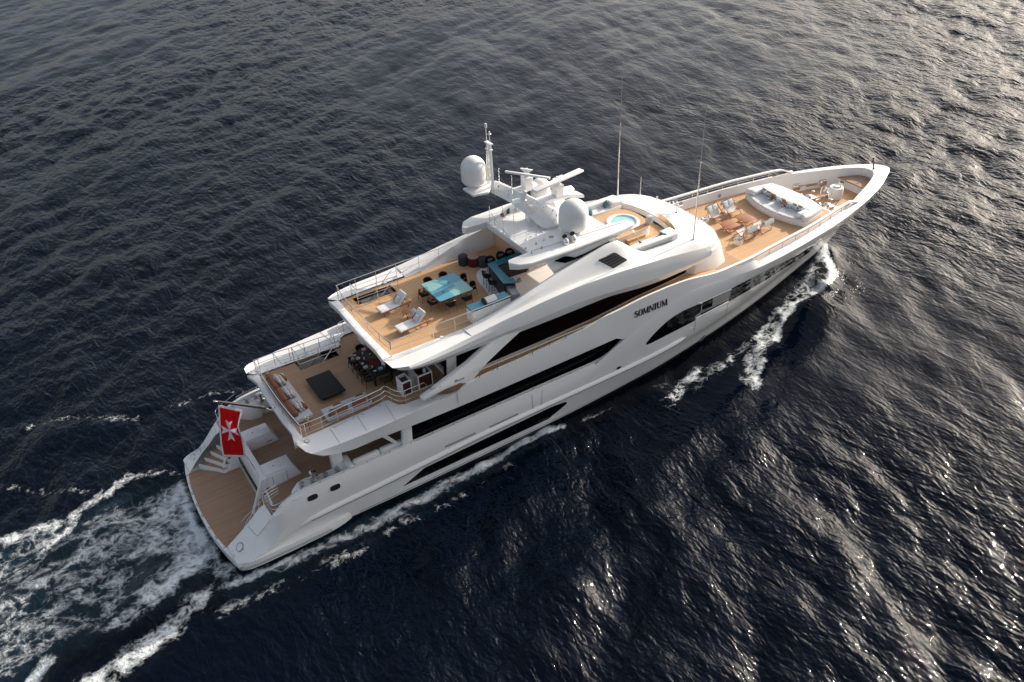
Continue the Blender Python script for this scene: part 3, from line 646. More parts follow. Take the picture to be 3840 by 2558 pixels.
# ---------------------------------------------------------------- sun deck shell
C1y = C([(11.2,4.5),(12,4.57),(15,4.51),(17,4.53),(18.6,4.6),(22,4.62),(26.8,4.6),(29,4.52),(31,4.44),(33,4.3)])
C1z = C([(11.2,8.76),(12,8.83),(13.6,8.92),(15.2,9.06),(16.9,9.25),(18.6,9.42),(20,9.54),(21.9,9.6),(24.9,9.5),(26.8,9.34),(29,9.08),(31,8.78),(33,8.4)])
F0z = C([(11.2,8.45),(12.4,8.28),(14,8.16),(16.3,8.1),(20.3,8.03),(24.3,8.0),(25.7,7.85),(27.4,7.6),(29.5,7.42),(31,7.4),(33,7.5)])
C2z = C([(11.2,8.62),(12.4,8.55),(14,8.5),(18,8.55),(22,8.6),(25,8.35),(27,8.1),(29.5,7.95),(33,7.85)])
FX = list(np.arange(11.2, 33.01, .545))
c1 = [np.array([x, -C1y(x), C1z(x)]) for x in FX]; c2 = [np.array([x, -C1y(x)-.13, C2z(x)]) for x in FX]
cm = [np.array([x, -C1y(x)-.11, C2z(x)+(C1z(x)-C2z(x))*.55]) for x in FX]
f0 = [np.array([x, -C1y(x)+.06+.16*max(0, (x-26)/7), F0z(x)]) for x in FX]; fi = [np.array([x, -3.3, F0z(x)+.06]) for x in FX]
tip = np.array([10.2,-3.62,9.04]); T1 = zp('t3', 370, 680, 8.78); T2 = zp('t3', 520, 672, 8.78); Tb = zp('t3', 520, 722, 8.55)
g = G(); g.both([c1, cm, c2, f0, fi])
rb = np.array([10.72,-3.32,8.93])
for s in (0, 1):
    v = [tip, T1, T2, c1[0], c2[0], f0[0], Tb, rb, fi[0]]; v = mir(v) if s else v
    g.add(v, [(0,1,2,3,7),(2,6,5,4,3),(1,6,2),(0,8,5,6,1)])
inn2 = [rb]+[np.array([x, -3.34-.1*min(1, (x-10.7)/4), 8.93]) for x in FX if x < 16.5]
g.both([c1[:len(inn2)-1], inn2[1:]])
for s in (1, -1): g.add([np.array([q[0], q[1]*s, q[2]]) for q in (rb, c1[0], inn2[1])], [(0, 1, 2)])
SHELL = part('sundeck_shell', g, WHITE, ang=17)
rz_ = C([(15.1,8.97),(16.75,9.27),(18.2,9.62),(19.3,9.92),(20.3,10.12),(21.2,10.3),(22.4,10.5),(24.3,10.8),(25.2,10.93),(25.7,10.92),(26.1,10.75),(26.7,10.3),(27.7,9.55),(28.4,9.2)])
ry = C([(15.1,3.75),(18.6,3.95),(20.3,3.85),(22.4,3.72),(25.4,3.62),(28.4,3.6)])
NX = [15.1]+list(np.arange(15.6, 24.9, .5))+[25,25.3,25.5,25.7,25.9,26.1,26.3,26.6,27,27.4,27.8,28.1,28.4]
def nl(fy, fz): return [np.array([x, -fy(x), fz(x)]) for x in NX]
k0 = lambda x: min(1, (x-15.1)/2.5)*min(1, max(0, (28.4-x)/2.0))
n_c1 = nl(C1y, C1z); n_su = nl(lambda x: C1y(x)-.26, lambda x: C1z(x)+.10*k0(x)); n_fb = nl(lambda x: C1y(x)-.34, lambda x: C1z(x)+.04*k0(x))
n_fw = nl(lambda x: ry(x)+.18*k0(x), lambda x: (C1z(x)+.1)+(rz_(x)-C1z(x)-.1)*.72); n_fo = nl(lambda x: ry(x)+.03, lambda x: rz_(x)-.07*k0(x)); n_fr = nl(lambda x: ry(x)-.1, rz_)
n_fi = nl(lambda x: ry(x)-.26, lambda x: rz_(x)-.05*k0(x)); n_in = nl(lambda x: max(3.36, ry(x)-.36), lambda x: min(rz_(x)-.08, 9.72)); n_bt = nl(lambda x: 3.34, lambda x: 8.80)
g = G(); g.both([n_c1, n_su, n_fb, n_fw, n_fo, n_fr, n_fi, n_in, n_bt]); FIN = part('side_fin', g, WHITE, ang=38)
FB_T = bvh_of(FIN)
# louvred air intake in the fin
lo = [(1535,665),(1800,520),(1850,508),(1890,520),(2105,655),(1830,820)]
g = drape(FB_T, ('s4', lo), .012, .05, 30); sym(g); LV = part('air_intake', g, DARK)
g = G()
for k in range(5):
    t0 = k/4.6; a0 = np.array([1535+295*t0*.98, 665+150*t0]); a1 = np.array([1842+255*t0*.98, 540+112*t0]); a = on(FB_T, 's4', *(a0+(6, -2)), .03); b = on(FB_T, 's4', *a1, .03)
    if a and b: g.bar(a[0], b[0], .05, .10)
sym(g); part('louvre', g, mat('louvre_black', (.04, .04, .042), .5), LV, isl=True)
# pilot house roof with the spa well
def roofz(x, y):
    c = float(np.interp(x, [24, 28, 32, 34, 35.4], [9.4, 9.32, 9.14, 8.86, 8.5]))
    return c-.02*(abs(y)/3)**2-.16*max(0, (abs(y)-3.1)/1.3)**2
outl = [(28.4,4.42),(29.7,4.4),(31,4.36),(32.2,4.26),(33.1,4.12),(33.9,3.8),(34.6,3.2),(35.1,2.3),(35.35,1.2),(35.42,0)]
inl = [(26.6,3.3),(28,3.3),(29.4,3.32),(30.5,3.33),(31.0,3.0),(31.3,2.6),(31.55,2.0),(31.75,1.3),(31.85,.6),(31.88,0)]
O_ = rs([(x, -y, 0) for x, y in outl]+[(x, y, 0) for x, y in outl[-2::-1]], 61); I_ = rs([(x, -y, 0) for x, y in inl]+[(x, y, 0) for x, y in inl[-2::-1]], 61)
rows = []
for k in range(9):
    t = k/8; row = []
    for a, b in zip(O_, I_):
        q = a+(b-a)*t; z = roofz(q[0], q[1]); lip = 1-min(1, t/.42); q = np.array([q[0], q[1], z-.42*lip**2.2*min(1, .35+max(0, (q[0]-28.4)/4))]); row.append(q)
    rows.append(row)
side = []
for a in O_:
    fr_ = max(0, min(1, (a[0]-28.4)/5.4)); zt = rows[0][len(side)][2]; side.append(a)
c1b = [np.array([a[0], a[1]*1.012, min(r[2]-.1, C1z(a[0])-.05 if a[0] < 33 else r[2]-.16)]) for a, r in zip(O_, rows[0])]
low = [np.array([a[0]-.25*(a[0] > 33), a[1]*.985, float(np.interp(a[0], [28.4,29.5,31,32.6,33.6,34.4,35.4], [7.5,7.42,7.4,7.42,7.66,7.86,7.96]))]) for a in O_]
lowi = [np.array([a[0]-1.0*(a[0] > 33)*min(1, (a[0]-33)), a[1]*.72, q[2]+.1]) for a, q in zip(O_, low)]
lm = [(a+b)/2+np.array([0, np.sign(a[1])*.06, 0]) for a, b in zip(c1b, low)]
g = G(); g.ribbon([lowi, low, lm, c1b]+rows); ROOF = part('pilothouse_roof', g, WHITE, ang=40)
RF_T = bvh_of(ROOF)
g = G()                                     # well wall
w0 = rows[-1]; w1 = [np.array([q[0]-.05, q[1]*.99, 8.82]) for q in w0]; g.ribbon([w0, w1]); g.box(24.2, 26.6, -3.34, -3.3, 8.8, 9.3); g.box(24.2, 26.6, 3.3, 3.34, 8.8, 9.3); part('spa_well', g, WHITE2, ROOF)
# ---------------------------------------------------------------- sun deck floor
SD = 8.84
g = G(); a = [(10.72,3.34),(15.3,3.46),(20,3.4),(24,3.34),(31.6,3.3)]
o = [(x, y, SD-.3) for x, y in a]+[(x, -y, SD-.3) for x, y in a[::-1]]
g.slab([o, [(11.5,2.28,SD-.3),(14.0,2.28,SD-.3),(14.0,3.12,SD-.3),(11.5,3.12,SD-.3)]], (0, 0, .3)); SDK = part('sun_deck', g, TEAK)
g = G(); a = [(10.2,3.62),(10.35,3.42),(10.72,3.34),(10.66,1.8),(10.64,0)]; b = [(10.2,3.62),(10.28,2.4),(10.24,1.2),(10.22,0)]
o = [(x, y, 8.6) for x, y in a]+[(x, -y, 8.6) for x, y in a[-2::-1]]+[(x, -y, 8.6) for x, y in b]+[(x, y, 8.6) for x, y in b[-2::-1]]
g.slab([o], (0, 0, .34)); part('sundeck_edge', g, WHITE, bevel=.025)
g = G(); P = smooth([(17.9,-3.4,SD),(18.0,-2.2,SD),(18.3,-.8,SD),(18.6,.7,SD),(19.4,1.5,SD),(21.55,1.6,SD),(23,1.6,SD),(23,-3.4,SD)], 5)
g.slab([P], (0, 0, .012)); part('white_floor', g, WHITE2, SDK)
# ---------------------------------------------------------------- hard top, mast house
h_ = [(20.4,0),(20.4,2.27),(19.0,2.33),(18.85,2.6),(19.25,3.15),(19.9,3.4),(22.6,3.5),(26.4,3.42),(27.45,3.2),(27.3,2.6),(25.9,2.35),(25.85,0)]
o = [(x, -y, 11.0) for x, y in h_]+[(x, y, 11.0) for x, y in h_[-2:0:-1]]
g = G()
n = len(o); v = [(x+.02, y*(.93 if abs(y) > 2.6 else 1), 10.98) for x, y, z in o]+[(x, y, 11.33) for x, y, z in o]+[(x, y*(.985), 11.42) for x, y, z in o]
t = [tuple(q) for q in tessellate_polygon([[Vector(q) for q in o]])]
g.add(v, [(i, (i+1) % n, (i+1) % n+n, i+n) for i in range(n)]+[(i+n, (i+1) % n+n, (i+1) % n+2*n, i+2*n) for i in range(n)]+t+[tuple(i+2*n for i in q) for q in t])
HT = part('hardtop', g, WHITE, ang=30, bevel=.02)
g = G()
for s in (-1, 1): g.slab([[(20.6,s*2.28,11.42),(27.2,s*2.75,11.42),(27.2,s*2.72,11.42),(20.6,s*2.2,11.42)]], (0, 0, .05))
g.slab([[(20.55,-.25,11.42),(25.6,-.25,11.42),(25.6,.25,11.42),(20.55,.25,11.42)]], (0, 0, .035)); part('hardtop_rib', g, WHITE, HT, bevel=.015, isl=True)
g = G(); g.box(21.6, 24.4, -.4, 3.34, SD, 11.05); MH = part('mast_house', g, WHITE2)
g = G(); g.slab([[(21.58,-.5,SD),(21.58,3.34,SD),(21.58,3.34,11.0),(21.58,-.5,11.0)]], (-.05, 0, 0)); part('tan_wall', g, TAN, MH)
g = G(); g.slab([[(20.5,-2.2,10.96),(20.5,2.2,10.96),(25.8,2.2,10.96),(25.8,-2.2,10.96)]], (0, 0, .03)); part('ceiling_panel', g, TAN, HT)
g = G(); P = sps('s4', [(680,680),(880,590),(950,585),(1090,610),(1290,530),(1760,295),(1765,325),(1280,572),(890,718)], lambda x, z: 3.42)
g.slab([P], (0, .06, 0)); sym(g); part('hardtop_window', g, BLACK, HT)
g = G()
for s in (-1, 1): g.slab([[(21.8,s*3.3,9.6),(25.2,s*3.3,10.6),(26.2,s*3.3,11.05),(20.9,s*3.3,11.05)]], (0, -s*.2, 0))
part('hardtop_support', g, WHITE, HT, lr=True)

# ---------------------------------------------------------------- stair wells between the decks (port side)
def well(x0, x1, y0, y1, z0, z1, nm):
    g = G(); g.box(x0, x1, y1, y1+.06, z0, z1); g.box(x1, x1+.06, y0-.02, y1+.06, z0, z1); g.box(x0-.06, x0, y0-.02, y1+.06, z0, z1-.3)
    w = part(nm, g, WHITE2); g = G()
    n = 9
    for i in range(n): g.box(x0+.25+(x1-x0-.3)*i/n, x0+.25+(x1-x0-.3)*(i+1)/n, y0+.05, y1-.02, z0+(z1-z0)*(i+.4)/n, z0+(z1-z0)*(i+.4)/n+.05)
    part('stair_flight', g, TEAK2, w)
well(7.4, 9.85, 2.35, 3.3, 2.62, UD-.01, 'stair_well'); well(11.5, 14.0, 2.28, 3.12, UD, SD-.01, 'stair_well')
# ---------------------------------------------------------------- fore deck, bow bulwark
FD = 5.6
XS = list(np.arange(36, 47.3, .7))
capo = C([(35.2,4.98),(36,4.95),(38.2,4.72),(40,4.55),(42.4,4.32),(44,4.1),(45.7,3.8),(47.6,3.48),(48.8,3.26)])
cz = C([(33,6.72),(35,6.7),(47.5,6.68),(48.0,6.6),(48.7,6.3),(49,6.22)])
# solid part under the rail: knuckle -> top of the low bulwark -> inner face -> deck
kn = [np.array([x, -Ky2(x), Kz(x)]) for x in XS]; bt = [np.array([x, -(capo(x)-.02), 6.16]) for x in XS]; b2 = [np.array([x, -(capo(x)-.2), 6.18]) for x in XS]; b3 = [np.array([x, -(capo(x)-.42), FD-.02]) for x in XS]
g = G(); g.both([b3, b2, bt, kn]); FB = part('fore_bulwark', g, WHITE, ang=30)
RX = [33.2,33.8,34.4,35]+list(np.arange(35.7, 47.7, .6))+[47.9,48.2,48.5,48.8,49.1]
def rl(dy, dz): return [np.array([x, -(capo(x)+dy), cz(x)+dz]) for x in RX]
for s in (1,):
    g = G(); L = [rl(.02,-.10), rl(.03,-.02), rl(0,.02), rl(-.18,.02), rl(-.21,-.02), rl(-.19,-.10), rl(.02,-.10)]
    g.both(L); part('cap_rail', g, WHITE, FB, ang=50)
g = G()
for s in (-1, 1):
    for x in np.arange(36.9, 47.2, 1.42): g.tube([(x, s*(capo(x)-.1), 6.16), (x, s*(capo(x)-.09), 6.62)], .025, 6)
    g.tube([(x, s*(capo(x)-.09), 6.40) for x in RX if 36 < x < 47.4], .014, 5)
part('rail_stanchion', g, CHROME, FB, isl=True)
# wide rolled cap round the bow, inner face down to the mooring deck
ci = [(46.9,3.34),(47.6,3.26),(48.1,3.17),(48.8,2.93),(49.4,2.68),(50.1,2.42),(50.8,2.17),(51.5,1.9),(52.2,1.62),(52.9,1.32),(53.5,1.03),(54.0,.76),(54.35,.42),(54.45,0)]
ko = [(46.9,None),(47.6,None),(48.1,None),(48.8,None),(49.6,None),(50.4,None),(51.2,None),(52.0,None),(52.9,None),(53.8,None),(54.7,None),(55.6,None),(56.6,None),(57.0,None)]
NB = 40
CI = rs([(x, -y, float(np.interp(x, [47, 50, 54.5], [6.16, 6.14, 6.02]))) for x, y in ci], NB)
KO = rs([(x, -Ky2(x), Kz(x)) for x in [46.9+9.84*math.sin(math.pi/2*t) for t in np.linspace(0, 1, 60)]], NB)
def lerp(t, up): return [a+(b-a)*t+np.array([0, 0, up*min(1, (a[0]-46.9)/2.2)]) for a, b in zip(KO, CI)]
IB = [np.array([a[0]-.08*(a[0] > 53), a[1]*.9+(.0 if a[0] > 50 else .1), 4.6]) for a in CI]
g = G(); g.both([KO, lerp(.2, .12), lerp(.5, .10), lerp(.85, .035), lerp(1, 0), IB]); BB = part('bow_bulwark', g, WHITE, ang=40, lr=False)
g = G(); o = [(33,3.9)]+[(x, capo(x)-.40) for x in np.arange(35, 47.3, .7)]+[(47.3,3.05)]
g.slab([[(x, -y, FD-.15) for x, y in o]+[(x, y, FD-.15) for x, y in o[::-1]]], (0, 0, .15)); FDK = part('fore_deck', g, TEAK)
g = G(); o = [(47.2,3.2),(48.1,3.05),(49.4,2.6),(50.8,2.1),(52.2,1.55),(53.5,.98),(54.2,.5),(54.4,0)]
g.slab([[(x, -y, 4.55) for x, y in o]+[(x, y, 4.55) for x, y in o[-2::-1]]], (0, 0, .15)); MDK = part('mooring_deck', g, TEAK)
g = G(); g.box(47.1, 47.25, -3.2, 3.2, 4.6, 5.62); part('deck_step', g, WHITE, FDK)
g = G(); o = [(52.55,1.42),(53.5,1.0),(54.1,.6),(54.4,0)]
g.slab([[(x, -y, 5.3) for x, y in o]+[(x, y, 5.3) for x, y in o[-2::-1]]], (0, 0, .09)); BS = part('bow_seat', g, TEAK2)
g = G(); g.box(52.6, 52.75, -1.38, 1.38, 4.7, 5.3); g.mi = 1; g.box(52.57, 52.6, .75, 1.1, 4.98, 5.2); g.lathe([(.05, 0), (.05, .03)], (52.59, -.7, 5.05), 10, M=rot(y=90, t=(0, 0, 0)) if 0 else None); part('seat_front', g, [WHITE2, GREYM], BS)
# ---------------------------------------------------------------- details on the hull side
FR['fu'] = (0, 0, 1)
UC_T = bvh_of(UCO); AR_T = bvh_of(ARCH); UB_T = bvh_of(UB); SH_T = bvh_of(SHELL)
RRX = [3.3,3.6,4.2,5]+list(np.arange(6, 30.1, 1.0))+[30.5,30.8,31.05,31.2]
def rr(dy, dz):
    o = []
    for x in RRX:
        k = min(1, (x-3.25)/1.3)*min(1, max(0, (31.25-x)/.9)); o.append(np.array([x, -(Ry(x)-.03+dy*k), Rz(x)+dz*(.25+.75*k)]))
    return o
g = G(); g.both([rr(0, .26), rr(.12, .10), rr(.17, .02), rr(.16, -.06), rr(0, -.1)]); RUB = part('rub_rail', g, WHITE, HULL, ang=40)
g = G(); a = [q+np.array([0, -.012, 0]) for q in rr(.16, -.075)[2:]]; g.tube(a, .016, 5); sym(g); part('rub_groove', g, DARK, RUB)
g = G(); a = line(lambda x: By(x)+.015+(.02 if x < 30 else .03), lambda x: .55, 50.8, [q for q in ALLX if 6 < q < 54]); g.tube(a, .014, 4); sym(g); part('boot_stripe', g, DARK, HULL)
def panel(nm, fr, pts, m, bv=None, parent=None, out=.012, th=.05, step=None, mirror=True):
    st = step or 16*.255/FR[fr][2]; g = drape(bv or HB_T, (fr, pts), out, th, st)
    if mirror: sym(g)
    return part(nm, g, m, parent or HULL)
panel('hull_window', 'r7', [(222,1613),(300,1545),(372,1483),(392,1472),(1310,1031),(1408,995),(1424,998),(1418,1010),(1300,1108),(1285,1120)], BLACK)
panel('hull_window', 's5', [(478,940),(500,905),(590,800),(700,690),(800,600),(900,530),(1000,470),(1100,420),(1290,345),(1270,480),(1200,520),(1195,600),(560,925),(490,952)], BLACK)
panel('hull_window', 'fu', [(2742.6,1082.7),(2790,1058),(2850,1027.6),(2926.5,989.3),(2998,953.6),(3043.9,923),(3084.7,900),(3112,885),(3086,901.5),(3043.9,938),(3003,968.9),(2921.4,1017.3),(2871.4,1050),(2731.1,1132.9)], BLACK)
BAL = panel('balcony_recess', 's5', [(1462,258),(1733,130),(1690,318),(1670,316),(1215,556),(1204,520),(1270,482),(1302,440),(1447,388)], GREYM)
panel('balcony_door', 's5', [(1315,325),(1462,258),(1447,388),(1302,440)], BLACK, parent=BAL, out=.03)
panel('balcony_door', 's5', [(1390,470),(1660,325),(1672,300),(1420,425),(1300,480),(1290,512)], DARK, parent=BAL, out=.03)
def wire(fr, pts, r=.012, bv=None, out=.006, closed=False, n=5, dens=6):
    P = []; pts = pts+([pts[0]] if closed else [])
    for i in range(len(pts)-1):
        for t in range(dens):
            q = np.array(pts[i], float)+(np.array(pts[i+1], float)-np.array(pts[i], float))*t/dens; h = on(bv or HB_T, fr, q[0], q[1], out)
            if h: P.append(h[0])
    if not closed:
        h = on(bv or HB_T, fr, *pts[-1], out)
        if h: P.append(h[0])
    return P
g = G(); g.tube(wire('s5', [(1198,590),(1215,556),(1670,318),(1692,322)], out=.03), .03, 6); g.tube(wire('s5', [(1290,340),(1296,348),(1272,482),(1205,522)], out=.03), .035, 6); g.tube(wire('s5', [(1250,340),(1310,322),(1735,128)], out=.03), .02, 6); sym(g); part('balcony_frame', g, CHROME, BAL, isl=True)
g = G()
for fr, P in (('s5', [(1212,600),(1183,795)]), ('s5', [(1690,330),(1645,535)]), ('r7', [(1165,940),(1175,1045)]), ('r7', [(1241,905),(1238,1018)]), ('s5', [(2000,470),(2100,330)])):
    w = wire(fr, P)
    if len(w) > 1: g.tube(w, .011, 4)
sym(g); part('panel_seam', g, GREYP, HULL, isl=True)
g = G(); g.tube(wire('r1', [(640,1002),(700,1068),(708,1080),(703,1092),(628,1190),(617,1195),(606,1188),(552,1125)], closed=False), .012, 4); sym(g); part('hatch_seam', g, GREYP, HULL)
def disc(fr, a, b, r, bv, ex=1, th=.02, n=20, frame=None, ang=0):
    h = on(bv, fr, a, b, 0)
    if not h: return None
    p0, nn = Vector(h[0]), Vector(h[1]); x = Vector((1, 0, 0)); x = (x-nn*x.dot(nn)).normalized(); y = nn.cross(x); return p0, nn, x, y
def plate(h, prof, out0, out1, sx=1, sy=1, pw=2, n=28):   # superellipse plate on a surface frame
    p0, nn, x, y = h; g = G(); L = []
    for j in range(n):
        t = 2*math.pi*j/n; c, s_ = math.cos(t), math.sin(t); L.append(p0+x*(prof*sx*math.copysign(abs(c)**(2/pw), c))+y*(prof*sy*math.copysign(abs(s_)**(2/pw), s_))+nn*out0)
    g.slab([L], nn*(out1-out0)); return g
for a, b in ((1312,853),(1468,765),(1620,676),(1865,525),(2010,438)):
    h = disc('s5', a, b, 0, HB_T)
    if h: part('porthole', sym(plate(h, .27, -.05, .012)), GREYM, HULL)
for fr, a, b, sx, sy in (('s7',675,843,.29,.18), ('s7',1008,695,.29,.18), ('r7',1803,742,.19,.11)):
    h = disc(fr, a, b, 0, HB_T)
    PW = part('fairlead', sym(plate(h, 1, -.05, .02, sx, sy, 3.2)), CHROME, HULL); part('opening', sym(plate(h, 1, -.05, .026, sx*.8, sy*.72, 3.2)), DARK, PW)
h = disc('r1', 488, 1278, 0, HB_T); PW = part('service_cover', sym(plate(h, .26, -.05, .012)), GREYP, HULL); part('cover_disc', sym(plate(h, .2, -.05, .02)), WHITE2, PW)
for a, b in (((855,1180),(1062,1083)), ((528,1325),(750,1224))):
    d = np.array(b, float)-np.array(a, float); nrm = np.array([-d[1], d[0]])/np.linalg.norm(d)*6; A, B = np.array(a, float), np.array(b, float)
    panel('vent_slot', 'r7', [tuple(A+nrm), tuple(A-d*.01), tuple(A-nrm), tuple(B-nrm), tuple(B+d*.01), tuple(B+nrm)], GREYP, out=.008, step=14)
# name on the bulwark
LET = {'S': (.62, [([(.55,.74),(.5,.9),(.33,.98),(.14,.9),(.1,.74),(.2,.6),(.42,.46),(.52,.3),(.46,.1),(.28,.02),(.1,.1),(.05,.27)], [.06,.06,.08,.12,.17,.2,.22,.19,.13,.08,.06,.06])]),
 'O': (.74, [([(.37,.97),(.15,.86),(.1,.5),(.15,.14),(.37,.03),(.59,.14),(.64,.5),(.59,.86),(.37,.97)], [.06,.15,.2,.15,.06,.15,.2,.15,.06])]),
 'M': (1.0, [([(.1,.03),(.14,.97)], [.06,.06]), ([(.16,.97),(.46,.05)], [.2,.14]), ([(.46,.05),(.8,.97)], [.06,.06]), ([(.82,.03),(.82,.97)], [.2,.2]), ([(.0,.03),(.22,.03)], [.06,.06]), ([(.68,.03),(.96,.03)], [.06,.06])]),
 'N': (.86, [([(.1,.03),(.1,.97)], [.06,.06]), ([(.12,.97),(.7,.05)], [.2,.2]), ([(.72,.03),(.72,.97)], [.06,.06]), ([(0,.03),(.2,.03)], [.06,.06]), ([(.62,.97),(.82,.97)], [.06,.06])]),
 'I': (.42, [([(.18,.03),(.18,.97)], [.22,.22]), ([(.02,.03),(.34,.03)], [.06,.06]), ([(.02,.97),(.34,.97)], [.06,.06])]),
 'U': (.82, [([(.16,.97),(.16,.3),(.25,.08),(.42,.03),(.58,.1),(.66,.3),(.66,.97)], [.22,.22,.16,.07,.06,.06,.06]), ([(.0,.97),(.32,.97)], [.06,.06]), ([(.56,.97),(.76,.97)], [.06,.06])])}
def lettering(bv, p0, p1, word, height, name, m, parent):
    p0, p1 = Vector(p0[0]), Vector(p1[0]); d = (p1-p0); tot = sum(LET[c][0] for c in word); L = d.length; d.normalize(); k = L/tot; cur = 0
    for c in word:
        w, st = LET[c]; g = G()
        for pts, ws in st:
            P = [np.array(q, float) for q in pts]; a = []; b = []
            for i in range(len(P)):
                t = P[min(i+1, len(P)-1)]-P[max(i-1, 0)]; t /= np.linalg.norm(t); nn = np.array([-t[1], t[0]]); a.append(P[i]+nn*ws[i]/2); b.append(P[i]-nn*ws[i]/2)
            fr_ = []
            for q in a+b:
                base = p0+d*((cur+q[0])*k)+Vector((0, 0, 1))*q[1]*height; hh = bv.ray_cast(base+Vector((0, -3, 0)), Vector((0, 1, 0)))
                y = hh[0].y if hh[0] is not None else base.y; fr_.append((base.x, y))
                fr_[-1] = Vector((base.x, y, base.z))
            n = len(a); o = Vector((0, -.035, 0)); v = [q+o for q in fr_]+[q-o*.5 for q in fr_]
            f = []
            for i in range(n-1): f += [(i, i+1, n+i+1, n+i), (2*n+i, 3*n+i, 3*n+i+1, 2*n+i+1), (i, 2*n+i, 2*n+i+1, i+1), (n+i, n+i+1, 3*n+i+1, 3*n+i)]
            f += [(0, n, 3*n, 2*n), (n-1, 3*n-1, 4*n-1, 2*n-1)]; g.add(v, f)
        part(name, g, m, parent); cur += w
lettering(UB_T, on(UB_T, 's5', 308, 558), on(UB_T, 's5', 795, 362), 'SOMNIUM', .45, 'name_letter', DARK, UB)
panel('builder_badge', 't3', [(1588,962),(1600,915),(1640,902),(1662,914),(1770,864),(1790,862),(1776,888)], GREYM, bv=AR_T, parent=ARCH, out=.02, step=40)
# coaming: seams, lights, drains
g = G()
for P in ([(880,1195),(893,1210),(985,1345)], [(1145,1065),(1162,1092),(1257,1237)], [(1420,945),(1440,975),(1525,1115)], [(895,1185),(960,1165),(1130,1072)]):
    w = wire('r2', P, bv=UC_T)
    if len(w) > 1: g.tube(w, .012, 4)
sym(g); part('panel_seam', g, GREYP, UCO, isl=True)
for bv, pr, lst in ((UC_T, UCO, [('r2',933,1185,.07),('r2',1110,1098,.07),('r2',1200,1053,.07),('r2',1372,970,.07),('r2',655,1318,.14)]), (SH_T, SHELL, [('t3',1343,72,.14)])):
    for fr, a, b, r_ in lst:
        h = disc(fr, a, b, 0, bv)
        if h: q = part('deck_light', sym(plate(h, r_, -.02, .012)), GREYM, pr); part('light_lens', sym(plate(h, r_*.7, -.02, .02)), WHITE2, q)
h = disc('r5', 1545, 958, 0, RF_T)
panel('navigation_light', 'r5', [(1515,975),(1520,955),(1585,938),(1555,958)], DARK, bv=RF_T, parent=ROOF, out=.015, step=20)
# ---------------------------------------------------------------- rails
def railing(name, top, posts, mids=(), r=.024, parent=None, foot=None):
    g = G(); g.tube(top, r, 7)
    for dz in mids: g.tube([np.array(q)-[0, 0, dz] for q in top], .013, 5)
    for q, z in posts: g.tube([(q[0], q[1], z), (q[0], q[1], q[2])], .018, 6)
    return part(name, g, CHROME, parent)
ZT = 6.93
stb = [q*np.array([1, 1, 0])+np.array([0, 0, ZT]) for q in inner[1:]]
stb = [np.array([5.16,-3.42,ZT]), np.array([6.2,-3.44,ZT])]+[q-np.array([0, .05, 0]) for q in stb if q[0] > 6.6]+[np.array([12.2,-4.86,ZT]), np.array([12.75,-4.92,ZT])]
stb = [np.array(q) for q in stb]
pp = [rs(stb, 40)[i] for i in (1, 5, 9, 13, 17, 21, 24, 28, 32)]
railing('deck_rail', stb, [(q, 5.9) for q in pp], (.34, .68))
railing('deck_rail', mir(stb), [(q, 5.9) for q in mir(pp)], (.34, .68))
aft = smooth([(5.16,-3.42,ZT),(5.08,-2.2,ZT),(5.03,-1.0,ZT),(5.02,0,ZT),(5.03,1.0,ZT),(5.08,2.2,ZT),(5.16,3.42,ZT)], 4)
railing('deck_rail', aft, [(aft[i], 5.9) for i in (0, 4, 8, 12, 16, 20, 24)], (.34, .55, .76))
ZS = 9.9
stb = [(10.75,-3.38,ZS),(11.2,-3.42,ZS)]+[(x, -3.42-.09*min(1, (x-11)/4), ZS) for x in np.arange(12, 17.6, .8)]+[(18.3,-3.55,9.95)]
railing('deck_rail', stb, [((x, -3.42-.09*min(1, (x-11)/4), ZS), 8.9) for x in (10.78, 11.95, 13.3, 14.65, 15.9, 17.2)], (.5,))
ptr = mir(stb)[:-1]+[np.array((18.6,3.55,9.95))]; railing('deck_rail', ptr, [((x, 3.42+.09*min(1, (x-11)/4), ZS), 8.9) for x in (10.78, 11.95, 13.3, 14.65, 16.2, 17.6)], (.5,))
aft = [(10.75,-3.38,ZS),(10.6,-2,ZS),(10.58,0,ZS),(10.6,2,ZS),(10.75,3.38,ZS)]
aft = smooth(aft, 4); railing('deck_rail', aft, [(aft[i], 8.9) for i in (0, 3, 6, 10, 13, 16)], (.5,))
for (x0, x1, y0, y1, z, zt) in ((7.4, 9.85, 2.35, 3.3, UD, ZT), (11.5, 14.0, 2.28, 3.12, SD, ZS)):
    g = G(); P = [(x0, y1, zt), (x0, y0-.04, zt), (x1+.1, y0-.04, zt)]; g.tube(P, .024, 7)
    for dz in (.3, .6): g.tube([np.array(q)-[0, 0, dz] for q in P], .016, 6)
    for q in P+[((x0+x1)/2, y0-.04, zt)]: g.tube([(q[0], q[1], z-.02), q], .022, 6)
    for y in (y0+.08, y1-.1): g.tube([(x0+.6, y, z-.9), (x1-.1, y, z+.85), (x1+.15, y, z+1.0)], .022, 6)
    part('stairwell_rail', g, CHROME)
for s in (-1, 1):
    a = [(x, s*Ey(x), 7.07 if x < 24 else 7.12) for x in np.arange(14.7, 24.8, .8)]
    railing('bulwark_rail', a, [((x, s*Ey(x), 7.07), Ez(x)-.02) for x in np.arange(15.1, 22.8, 1.18)], (.22,) if 0 else (), parent=TWIN[UB.name] if s > 0 else UB)
    a = [(x, s*(Gy(x)-.03), Gz(x)+.16) for x in [3.9, 4.4]+list(np.arange(5, 22.6, .7))]
    railing('bulwark_rail', a, [((x, s*(Gy(x)-.03), Gz(x)+.16), Gz(x)-.02) for x in np.arange(5.2, 22, 1.35)], r=.02, parent=None)
